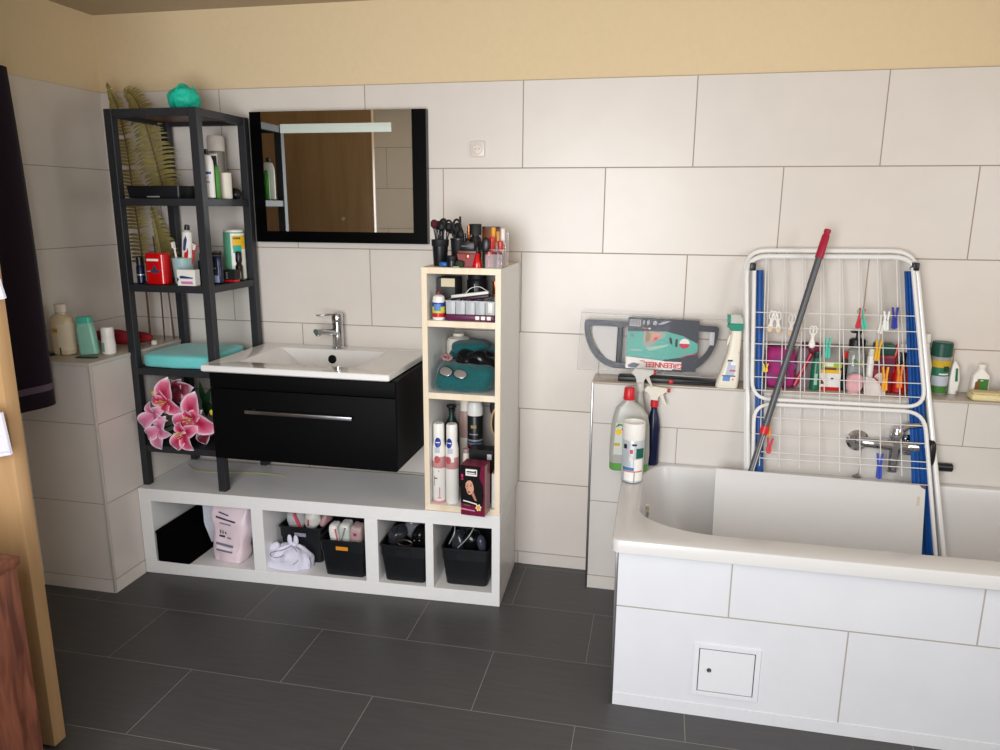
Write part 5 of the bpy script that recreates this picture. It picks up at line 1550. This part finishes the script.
t = thing('paper_card', 'small white card leaning against the dark red packet', 'card', (1.238, -.118, ZH), rot=(-.25, 0, 0))
part(t, 'card', B().prism([(-.032, 0), (.034, 0), (.02, .03), (-.004, .056), (-.03, .06)], 'y', -.0007, .0007), mat('white card', 'ddd6d2', .6))
part(t, 'red_edge', B().prism([(-.004, .056), (.02, .03), (.023, .032), (-.002, .06)], 'y', -.0016, -.0008), red)
t = thing('tablet_box', 'dark red carton with green top behind the slim yellow peg', 'box', (1.268, -.055, ZH))
part(t, 'carton', B().box(-.03, .03, -.028, .02, 0, .13, .002), mat('dark red carton', '8c1420', .4))
part(t, 'green_lid', B().box(-.031, .028, -.029, .021, .1305, .168, .003), mat('dark green lid', '12493d', .4))
part(t, 'plum_band', B().box(-.0305, .0305, -.0288, -.0281, .08, .12), mat('plum film', '6a2342', .4))
part(t, 'white_oval', B().blob((-.006, -.0288, .05), (.022, .0012, .02), 2, n=12), mat('white card', 'ddd6d2', .6))
t = thing('toilet_cleaner_holder', 'bright red holder with two prongs and black insert', 'holder', (1.327, -.062, ZH))
rr_ = mat('signal red plastic', 'c81a1c', .35)
part(t, 'tub', B().lathe([(.02, 0), (.027, .005), (.029, .05), (.024, .078), (.023, .082)], sy=.85), rr_)
for s in (-1, 1):
    part(t, 'prong', B().tube([(s * .022, 0, .07), (s * .026, 0, .11), (s * .019, 0, .15), (s * .018, 0, .165)], [.009, .008, .008, .006], 10), rr_)
part(t, 'insert', B().box(-.012, .012, -.009, .009, .083, .14, .004), black_pl)
part(t, 'white_cap', B().box(-.013, .013, -.010, .010, .1405, .17, .004), wht2)
bottle('toilet_cleaner', 'tall white bottle behind the blue strip right of the red holder', 'bottle', (1.395, -.06, ZH), [(.022, 0), (.026, .004), (.026, .1), (.014, .15), (.011, .175)], wht, [(.0115, .1755), (.0135, .178), (.011, .205), (.001, .206)], white_pl, [('red_label', .03, .07, red, -2.2, -1.2)])
P = [(.024, 0), (.0265, .004), (.0305, .118), (.0305, .13)]
bottle('wipes_canister', 'canister with dark green lid and green yellow label right of the drying rack', 'canister', (1.452, -.045, ZH), P, mat('grey canister', '97958f', .4), [(.0305, .1305), (.0325, .132), (.032, .174), (.029, .178), (.001, .178)], mat('dark green lid', '12493d', .4),
       [('green_base', .006, .03, mat('leaf green', '3f7a34', .45)), ('grey_label', .032, .065, mat('pale grey print', 'b9c0cb', .5), -2.7, -.3), ('green_label', .066, .095, mat('pine green print', '1f6b4e', .45), -2.7, -.3), ('yellow_label', .095, .118, mat('mustard print', 'c2a01e', .5), -2.7, -.3), ('dark_oval', .082, .1, mat('black green cap', '173a30', .4), -1.5, -.9), ('white_print', .07, .075, wht, -1.9, -.9)])
t = thing('glue_bottle', 'slim white bottle with green streak beside the green lid canister', 'bottle', (1.503, -.035, ZH))
b = B().rings([rr(-.014, .014, -.012, .012, [.006] * 4, .012, 3), rr(-.0165, .0165, -.013, .013, [.006] * 4, .05, 3), rr(-.013, .010, -.011, .011, [.006] * 4, .095, 3), rr(-.006, -.001, -.004, .004, [.002] * 4, .112, 3)])
gb = part(t, 'body', b, wht)
part(t, 'cap', B().lathe([(.013, 0), (.0135, .002), (.0125, .0115)], n=18), white_pl)
part(gb, 'green_streak', B().prism([(.0, .045), (.008, .045), (.004, .09), (-.002, .09)], 'y', -.0145, -.0128), mat('pine green print', '1f6b4e', .45))
t = thing('medicine_bottle', 'small white bottle with green label standing behind the yellow sponge', 'bottle', (1.583, -.035, ZH))
b = B().rings([rr(-.027, .027, -.014, .014, [.008] * 4, 0, 4), rr(-.029, .029, -.015, .015, [.008] * 4, .004, 4), rr(-.026, .026, -.015, .015, [.008] * 4, .068, 4), rr(-.012, .012, -.010, .010, [.008] * 4, .085, 4), rr(-.010, .010, -.010, .010, [.0095] * 4, .09, 4)])
mb = part(t, 'body', b, wht)
part(t, 'cap', B().lathe([(.0115, .0905), (.0125, .092), (.0125, .104), (.0105, .106), (.001, .106)], n=20), white_pl)
part(mb, 'green_label', B().box(-.012, .021, -.0162, -.0152, .018, .058), mat('leaf green', '3f7a34', .45))
part(mb, 'brown_print', B().prism([(-.019, .018), (-.010, .018), (-.006, .04), (-.013, .052), (-.019, .045)], 'y', -.0168, -.0163), mat('russet print', '8a4a20', .5))
part(mb, 'dark_print', B().box(-.02, -.014, -.0166, -.0153, .01, .02), darklab)
part(mb, 'white_line', B().box(-.004, .004, -.0168, -.0163, .051, .054), wht)
t = thing('sponge', 'flat pale yellow sponge at the front edge of the ledge', 'sponge', (1.60, -.105, ZH), rz=-.05)
part(t, 'foam', B().box(-.068, .068, -.028, .028, 0, .022, .008, 3), mat('pale yellow foam', 'e2d3a2', .9, var=.1, scale=150, bump=.4))
part(t, 'pad', B().box(-.066, .066, -.026, .026, .0222, .028, .003), mat('beige pad', 'd8c698', .95, var=.1, scale=120, bump=.4))
t = thing('duct_cap', 'small red round cap at the right edge of the photo on the ledge', 'cap', (1.672, -.07, ZH + .002))
part(t, 'cap', B().lathe([(.018, 0), (.02, .003), (.017, .028), (.006, .036), (.001, .036)], n=20), red)
part(t, 'blue_box', B().box(-.012, .02, .022, .04, 0, .058, .002), mat('pale blue card', 'a9c4d6', .5))

# ---- window cleaning set in its clear package
t = thing('window_wiper_bar', 'black flat wiper bar lying on the ledge under the packaged set', 'bar', (.62, -.09, ZH))
part(t, 'bar', B().box(-.24, .13, -.025, .03, 0, .018, .004), black_pl)
part(t, 'red_end', B().box(-.06, -.045, -.036, -.0255, .002, .016, .003), red)
part(t, 'rubber_lip', B().box(-.04, .128, -.031, -.0255, .003, .009, .001), black_mt)
t = thing('window_cleaner_set', 'packaged window cleaner set with dark half round frame leaning above the ledge', 'package', (.5, -.052, .8305), rot=(-.09, .018, 0))
shell = mat('clear blister plastic', '6f7274', .05, alpha=.06, var=.0)
x0, x1 = -.272, .272
pts = [(x0, .002), (x1, .002), (x1 - .02, .212), (x0 + .004, .212)]
b = B().prism(pts, 'y', -.022, -.0208)
part(t, 'blister', b, shell)
edge = B().tube([(p[0], -.0215, p[1]) for p in pts], .0022, 6, True)
part(t, 'seal_edge', edge, mat('clear blister edge', 'd8d9d6', .2, alpha=.45))
dk = mat('dark blue grey plastic', '1e202c', .4)
def ringprism(outer, inner, y0, y1, m, name):
    b = B()
    rs = []
    for pl, yy in ((outer, y0), (outer, y1), (inner, y1), (inner, y0)):
        rs.append([(p[0], yy, p[1]) for p in pl])
    rs.append(rs[0])
    b.rings(rs, cap0=False, cap1=False)
    bmesh.ops.remove_doubles(b.bm, verts=b.bm.verts, dist=1e-5)
    return part(t, name, b, m)
def halfmoon(ins):
    w_, zt2, zb2 = .238 - ins, .186 - ins, .014 + ins
    out = []
    for k in range(17):
        a = PI + PI / 2 * k / 16
        out.append((-.017 - w_ + .125 - ins * .3 + (.125 - ins * .3) * math.cos(a), zt2 - .012 + (zt2 - .012 - zb2) * math.sin(a)))
    for k in range(17):
        a = 3 * PI / 2 + PI / 2 * k / 16
        out.append((-.017 + w_ - .125 + ins * .3 + (.125 - ins * .3) * math.cos(a), zt2 - .012 + (zt2 - .012 - zb2) * math.sin(a)))
    out += [(w_ - .017, zt2 - .008), (w_ - .025, zt2), (-w_ - .009, zt2), (-w_ - .017, zt2 - .008)]
    return out
ringprism(halfmoon(0), halfmoon(.021), -.019, -.007, dk, 'half_round_frame')
part(t, 'cross_bar', B().box(-.133, -.113, -.018, -.008, .03, .17, .003), dk)
part(t, 'white_pad', B().prism([(-.225, .168), (-.134, .168), (-.134, .032), (-.165, .042), (-.20, .085), (-.222, .125)], 'y', -.0115, -.0085), mat('white mesh pad', 'd7d3d1', .8, var=.05, scale=120))
part(t, 'grey_clip', B().box(.19, .208, -.021, -.019, .118, .165, .002), mat('pale sticker', 'c5c5c8', .5))
cd = part(t, 'printed_card', B().box(-.097, .152, -.0206, -.0195, .018, .203), mat('dark slate card', '2d2f3d', .45))
teal = mat('mint teal print', '53a99b', .45)
def cp(name, poly, m, k=1, th=.0003):
    y = -.0206 - .00045 * k
    return part(cd, name, B().prism(poly, 'y', y, y + .0004), m)
cp('teal_panel', [(-.097, .152), (.04, .158), (.10, .145), (.152, .12), (.152, .09), (.10, .068), (.03, .055), (-.097, .062)], teal)
cp('white_panel', [(-.097, .060), (.03, .053), (.06, .046), (.07, .020), (-.097, .018)], mat('white print', 'ece6e2', .5))
cp('grey_blob', [(-.09, .03), (-.07, .04), (-.045, .035), (-.06, .02), (-.085, .021)], mat('slate print', '6e7283', .5), 2)
cp('barcode', [(-.092, .172), (-.052, .172), (-.052, .196), (-.092, .196)], mat('pale sticker', 'c5c5c8', .5))
for k in range(8):
    x = -.09 + k * .0046
    cp('bar_line', [(x, .174), (x + .0016 + .0008 * (k % 3), .174), (x + .0016 + .0008 * (k % 3), .195), (x, .195)], darklab, 2)
for x, w_ in ((-.045, .008), (-.03, .01), (-.008, .014)):
    cp('pictogram', [(x, .182), (x + w_ * .4, .179), (x + w_, .184), (x + w_ * .8, .195), (x, .193)], mat('grey print', 'a5a8b0', .5))
cp('pictogram', [(.012, .18), (.03, .184), (.05, .194), (.046, .197), (.028, .192), (.012, .185)], mat('grey print', 'a5a8b0', .5))
cp('red_words', [(-.046, .164), (-.03, .164), (-.03, .168), (-.046, .168)], red)
cp('white_words', [(-.024, .164), (-.016, .164), (-.016, .168), (-.024, .168)], wht)
cp('person_photo', [(-.04, .155), (.03, .157), (.04, .145), (.005, .118), (-.01, .10), (-.03, .095), (-.042, .12)], mat('grey photo print', '9fa09c', .5), 2)
cp('hair_photo', [(-.03, .155), (-.012, .154), (-.015, .125), (-.028, .115), (-.034, .135)], mat('sandy hair print', '9c8462', .5), 3)
cp('skin_photo', [(-.012, .152), (.018, .15), (.024, .14), (.008, .128), (-.014, .122)], mat('skin tone print', 'd09a80', .5), 3)
cp('red_photo', [(-.002, .134), (.012, .138), (.010, .125), (-.003, .122)], mat('coral red print', 'cc5360', .5), 4)
cp('squeegee_photo', [(-.03, .095), (-.012, .085), (.045, .105), (.05, .112), (-.015, .1)], mat('pale mint print', '9cc2b0', .5), 3)
cp('handle_photo', [(.054, .12), (.064, .11), (.062, .13), (.056, .14), (.052, .135)], darklab, 2)
cp('frame_photo', [(.074, .106), (.082, .104), (.082, .134), (.074, .132)], darklab, 2)
cp('dark_ring', [(-.08 + .006 * math.cos(k * PI / 6), .138 + .006 * math.sin(k * PI / 6)) for k in range(12)], mat('slate print', '6e7283', .5), 2)
cp('small_words', [(-.08, .082), (-.05, .084), (-.05, .089), (-.08, .087)], mat('grey print', 'a5a8b0', .5), 2)
cp('white_badge', [(.106 + .018 * math.cos(k * PI / 12), .118 + .018 * math.sin(k * PI / 12)) for k in range(24)], mat('white print', 'ece6e2', .5), 3)
cp('red_badge_half', [(.106 + .018 * math.cos(k * PI / 12), .118 + .018 * math.sin(k * PI / 12)) for k in range(12, 25)], mat('badge red print', 'b8213a', .45), 4)
cp('pink_line', [(.09, .068), (.152, .084), (.152, .087), (.09, .071)], mat('coral red print', 'cc5360', .5), 2)
cp('word_panel', [(-.042, .024), (.1, .024), (.1, .051), (-.042, .049)], mat('white print', 'ece6e2', .5), 3)
text('GREEN', .026, red, cd, (.064, -.0226, .037), (PI / 2, PI, 0), 'lettering', sx=.98, bold=.0008)
text('NEEL_', .026, red, cd, (-.009, -.0226, .037), (PI / 2, PI, 0), 'lettering', sx=.98, bold=.0008)

# ---- white cleaner spray beside the rack
def loft(levels, n=5):
    """levels: (z, xc, hw, hd, r)"""
    return B().rings([rr(xc - hw, xc + hw, -hd, hd, [r] * 4, z, n) for z, xc, hw, hd, r in levels])
creamw = mat('ivory plastic', 'e6e0d0', .4, var=.01)
t = thing('cleaner_spray', 'ivory spray bottle with teal collar on the ledge left of the drying rack', 'spray bottle', (.760, -.108, ZH))
body = part(t, 'body', loft([(0, -.003, .036, .026, .015), (.004, -.003, .038, .028, .016), (.03, .001, .036, .028, .016), (.08, .009, .028, .024, .014), (.125, .014, .021, .02, .012), (.165, .017, .019, .017, .012), (.2, .018, .0175, .015, .012)]), creamw)
part(t, 'trigger', B().prism([(-.004, .185), (-.0095, .165), (-.011, .15), (-.007, .148), (-.002, .165), (.002, .185)], 'y', -.006, .006), creamw)
tealc = mat('teal collar', '11876f', .35)
part(t, 'collar', B().prism([(-.0015, .2005), (.037, .2005), (.038, .225), (-.004, .225), (-.012, .2195), (-.013, .211), (-.002, .211)], 'y', -.0155, .0155, .002), tealc)
part(t, 'nozzle_front', B().prism([(-.013, .2255), (-.0045, .2255), (-.0045, .252), (-.015, .2565)], 'y', -.013, .013, .001), tealc)
part(t, 'head', B().prism([(-.0043, .2255), (.038, .2255), (.037, .242), (.028, .254), (.008, .257), (-.0043, .2535)], 'y', -.0145, .0145, .003), mat('frosted white plastic', 'd7d9d2', .3, trans=.3))
def lab(name, z0, z1, xa, xb, m, k=1):
    def fn(u, v):
        z = z0 + (z1 - z0) * v
        c = .001 + .008 * min(1, max(0, (z - .03) / .05)) + .005 * max(0, (z - .08) / .045)
        hd = .028 - .004 * max(0, (z - .03) / .05) - .004 * max(0, (z - .08) / .045) * .9
        return (c + xa + (xb - xa) * u, -hd - .0006 * k, z)
    part(body, name, B().sheet(fn, 3, 4, .0005), m)
lab('pale_blue_label', .045, .125, -.014, .014, mat('pale blue label', 'b4bdd0', .5))
lab('navy_line', .123, .128, -.010, .016, mat('navy print', '29356d', .5), 2)
lab('navy_mark', .094, .1, -.016, .0, mat('navy print', '29356d', .5), 2)
lab('blue_block', .026, .042, -.020, .004, mat('sky blue print', '5f8cc4', .5), 2)
lab('blue_line', .0425, .046, -.024, .02, mat('navy print', '29356d', .5), 3)
lab('red_script', .06, .066, -.004, .016, mat('soft red print', 'c06a62', .5), 3)
lab('red_dot', .03, .035, .012, .016, red, 3)
lab('white_swoosh', .082, .093, -.004, .014, wht, 3)

# ---- bottles on the back left corner of the bath rim
ZRM = .5255
t = thing('detergent_bottle', 'grey detergent bottle with red cap and green base on the bath rim', 'bottle', (.436, -.243, ZRM), rz=.08)
gcl = mat('grey translucent plastic', 'b9b8b1', .3, trans=.2, var=.02)
gb = part(t, 'body', loft([(.0275, 0, .067, .026, .02), (.06, 0, .069, .027, .02), (.16, 0, .065, .026, .02), (.2, 0, .058, .025, .02), (.225, -.004, .045, .021, .016), (.245, -.008, .02, .017, .014), (.252, -.008, .017, .016, .014)]), gcl)
part(t, 'green_base', loft([(0, 0, .063, .023, .018), (.004, 0, .067, .026, .02), (.027, 0, .0675, .0265, .02)]), mat('green liquid base', '5c9a4a', .3))
part(t, 'cap', B().lathe([(.0195, .2525), (.0205, .256), (.0175, .292), (.015, .295), (.001, .295)], x=-.008, n=24), mat('signal red cap', 'c6212c', .35))
def fl(nm, poly, m, k=1):
    y = -.0275 - .0006 * k
    part(gb, nm, B().prism(poly, 'y', y, y + .0012), m)
fl('pale_label', [(-.056, .06), (.05, .06), (.05, .175), (-.05, .175)], mat('pale grey green label', 'c6cbc4', .5))
fl('yellow_flower', [(-.04 + .011 * math.cos(k * PI / 6), .142 + .011 * math.sin(k * PI / 6)) for k in range(12)], mat('sun yellow print', 'e8bd1f', .5), 2)
fl('red_flower', [(-.024 + .006 * math.cos(k * PI / 5), .152 + .007 * math.sin(k * PI / 5)) for k in range(10)], red, 3)
fl('green_leaves', [(-.052, .158), (-.042, .172), (-.028, .170), (-.022, .158), (-.034, .165), (-.046, .16)], mat('leaf green print', '4f8a3c', .5), 2)
fl('olive_mark', [(-.054, .092), (-.034, .092), (-.034, .102), (-.054, .102)], mat('mustard print', 'c2a01e', .5), 2)
fl('dark_mark', [(-.022, .11), (-.016, .11), (-.016, .13), (-.022, .13)], darklab, 2)
P = [(.033, 0), (.0365, .003), (.0365, .14), (.0355, .146)]
bottle('foam_can', 'white and silver spray can with open white cap in front of the detergent', 'spray can', (.452, -.352, ZRM), P, mat('silver white can', 'c9d0d6', .3, .3), [(.036, .1465), (.0375, .15), (.0375, .205), (.036, .205), (.0345, .18), (.001, .178)], wht,
       [('base_ring', 0.0, .004, steel), ('white_label', .01, .05, wht, -2.4, -.6), ('blue_label', .045, .056, mat('steel blue print', '3b7aa5', .5), -2.6, -1.5), ('red_line', .04, .044, mat('coral red print', 'cc5360', .5), -2.6, -.6), ('green_panel', .088, .122, mat('bottle green print', '0d5a4a', .45), -1.35, -.55), ('white_oval', .05, .085, wht, -1.5, -.7), ('hazard_mark', .105, .118, mat('hazard red print', 'c4484c', .5), -1.9, -1.65), ('hazard_mark', .08, .093, wht2, -1.95, -1.6), ('dark_mark', .12, .135, darklab, -2.5, -2.2), ('dark_arc', .132, .138, darklab, -1.75, -1.35), ('dark_line', .008, .04, darklab, -1.5, -1.45)], rz=.1)
def trigger_spray(name, label, x, y, h, bodym, headm, collarm, rz, back=0.):
    t = thing(name, label, 'spray bottle', (x, y, ZRM), rz=rz)
    part(t, 'body', B().lathe([(.022, 0), (.0245, .004), (.0245, h * .5), (.019, h * .62), (.011, h * .72), (.0105, h * .76)], n=24), bodym)
    part(t, 'collar', B().lathe([(.0125, h * .762), (.014, h * .77), (.0135, h * .84), (.011, h * .85), (.001, h * .85)], n=20), collarm)
    z = h * .852
    hd = part(t, 'head', B().prism([(-.014, z), (.012, z), (.014, z + .018), (.042, z + .03), (.044, z + .046), (-.02 - back * .6, z + .05), (-.032 - back, z + .036), (-.026 - back, z + .026), (-.014, z + .022)], 'y', -.010, .010, .003), headm)
    part(t, 'trigger', B().prism([(.018, z + .0175), (.03, z + .024), (.034, z + .008), (.044, z - .012), (.037, z - .012), (.026, z + .004)], 'y', -.006, .006, .001), headm)
    part(t, 'nozzle', B().cyl((.0445, 0, z + .038), (.052, 0, z + .038), .007, n=12), red)
ghead = mat('light grey plastic', 'c3c0ba', .4)
trigger_spray('trigger_spray', 'tallest grey headed trigger spray behind the detergent bottle', .462, -.18, .352, gcl, ghead, ghead, 0)
trigger_spray('trigger_spray', 'navy trigger spray with white head and red collar at the bath corner', 0.514, -.168, .278, navy, wht2, mat('signal red cap', 'c6212c', .35), -.2, .006)

# ================================================================= light and camera
def area(name, loc, rot, sx, sy, e, col):
    l = bpy.data.lights.new(name, 'AREA')
    l.shape = 'RECTANGLE'
    l.size, l.size_y, l.energy, l.color = sx, sy, e, col
    o = bpy.data.objects.new(name, l)
    COL.objects.link(o)
    o.location, o.rotation_euler = loc, rot
    return o
area('window_daylight', ((WX0 + WX1) / 2, YF - .02, (WZ0 + WZ1) / 2), (PI / 2, 0, 0), WX1 - WX0 - .1, WZ1 - WZ0 - .1, 63, (.95, .975, 1.0))
area('added_side_fill', (XR + .02, (RWY0 + RWY1) / 2, (RWZ0 + RWZ1) / 2), (PI / 2, 0, PI / 2), RWY1 - RWY0 - .1, RWZ1 - RWZ0 - .1, 17, (.95, .975, 1.0))  # added fill that brightens the left wall, no known source there
w = bpy.data.worlds.new('daylight')
SC.world = w
w.use_nodes = True
bg = w.node_tree.nodes['Background']
bg.inputs[0].default_value = (.75, .85, 1, 1)
bg.inputs[1].default_value = .6

cam = bpy.data.cameras.new('camera')
co = bpy.data.objects.new('camera', cam)
COL.objects.link(co)
cam.sensor_width = 36
cam.lens = 744.86 / 1000 * 36
cam.clip_start = .02
ya, pi_, ro = -.2099, -.2203, .0059
fwd = Vector((math.sin(ya) * math.cos(pi_), math.cos(ya) * math.cos(pi_), math.sin(pi_)))
rt = Vector((math.cos(ya), -math.sin(ya), 0))
up = rt.cross(fwd)
r2 = rt * math.cos(ro) + up * math.sin(ro)
u2 = -rt * math.sin(ro) + up * math.cos(ro)
m3 = Matrix((r2, u2, -fwd)).transposed()
co.matrix_world = Matrix.Translation((.5104, -2.7685, 1.4178)) @ m3.to_4x4()
SC.camera = co
SC.view_settings.view_transform = 'Standard'
SC.view_settings.look = 'None'
SC.view_settings.gamma = 1
SC.view_settings.use_curve_mapping = False
SC.view_settings.exposure = 0.0
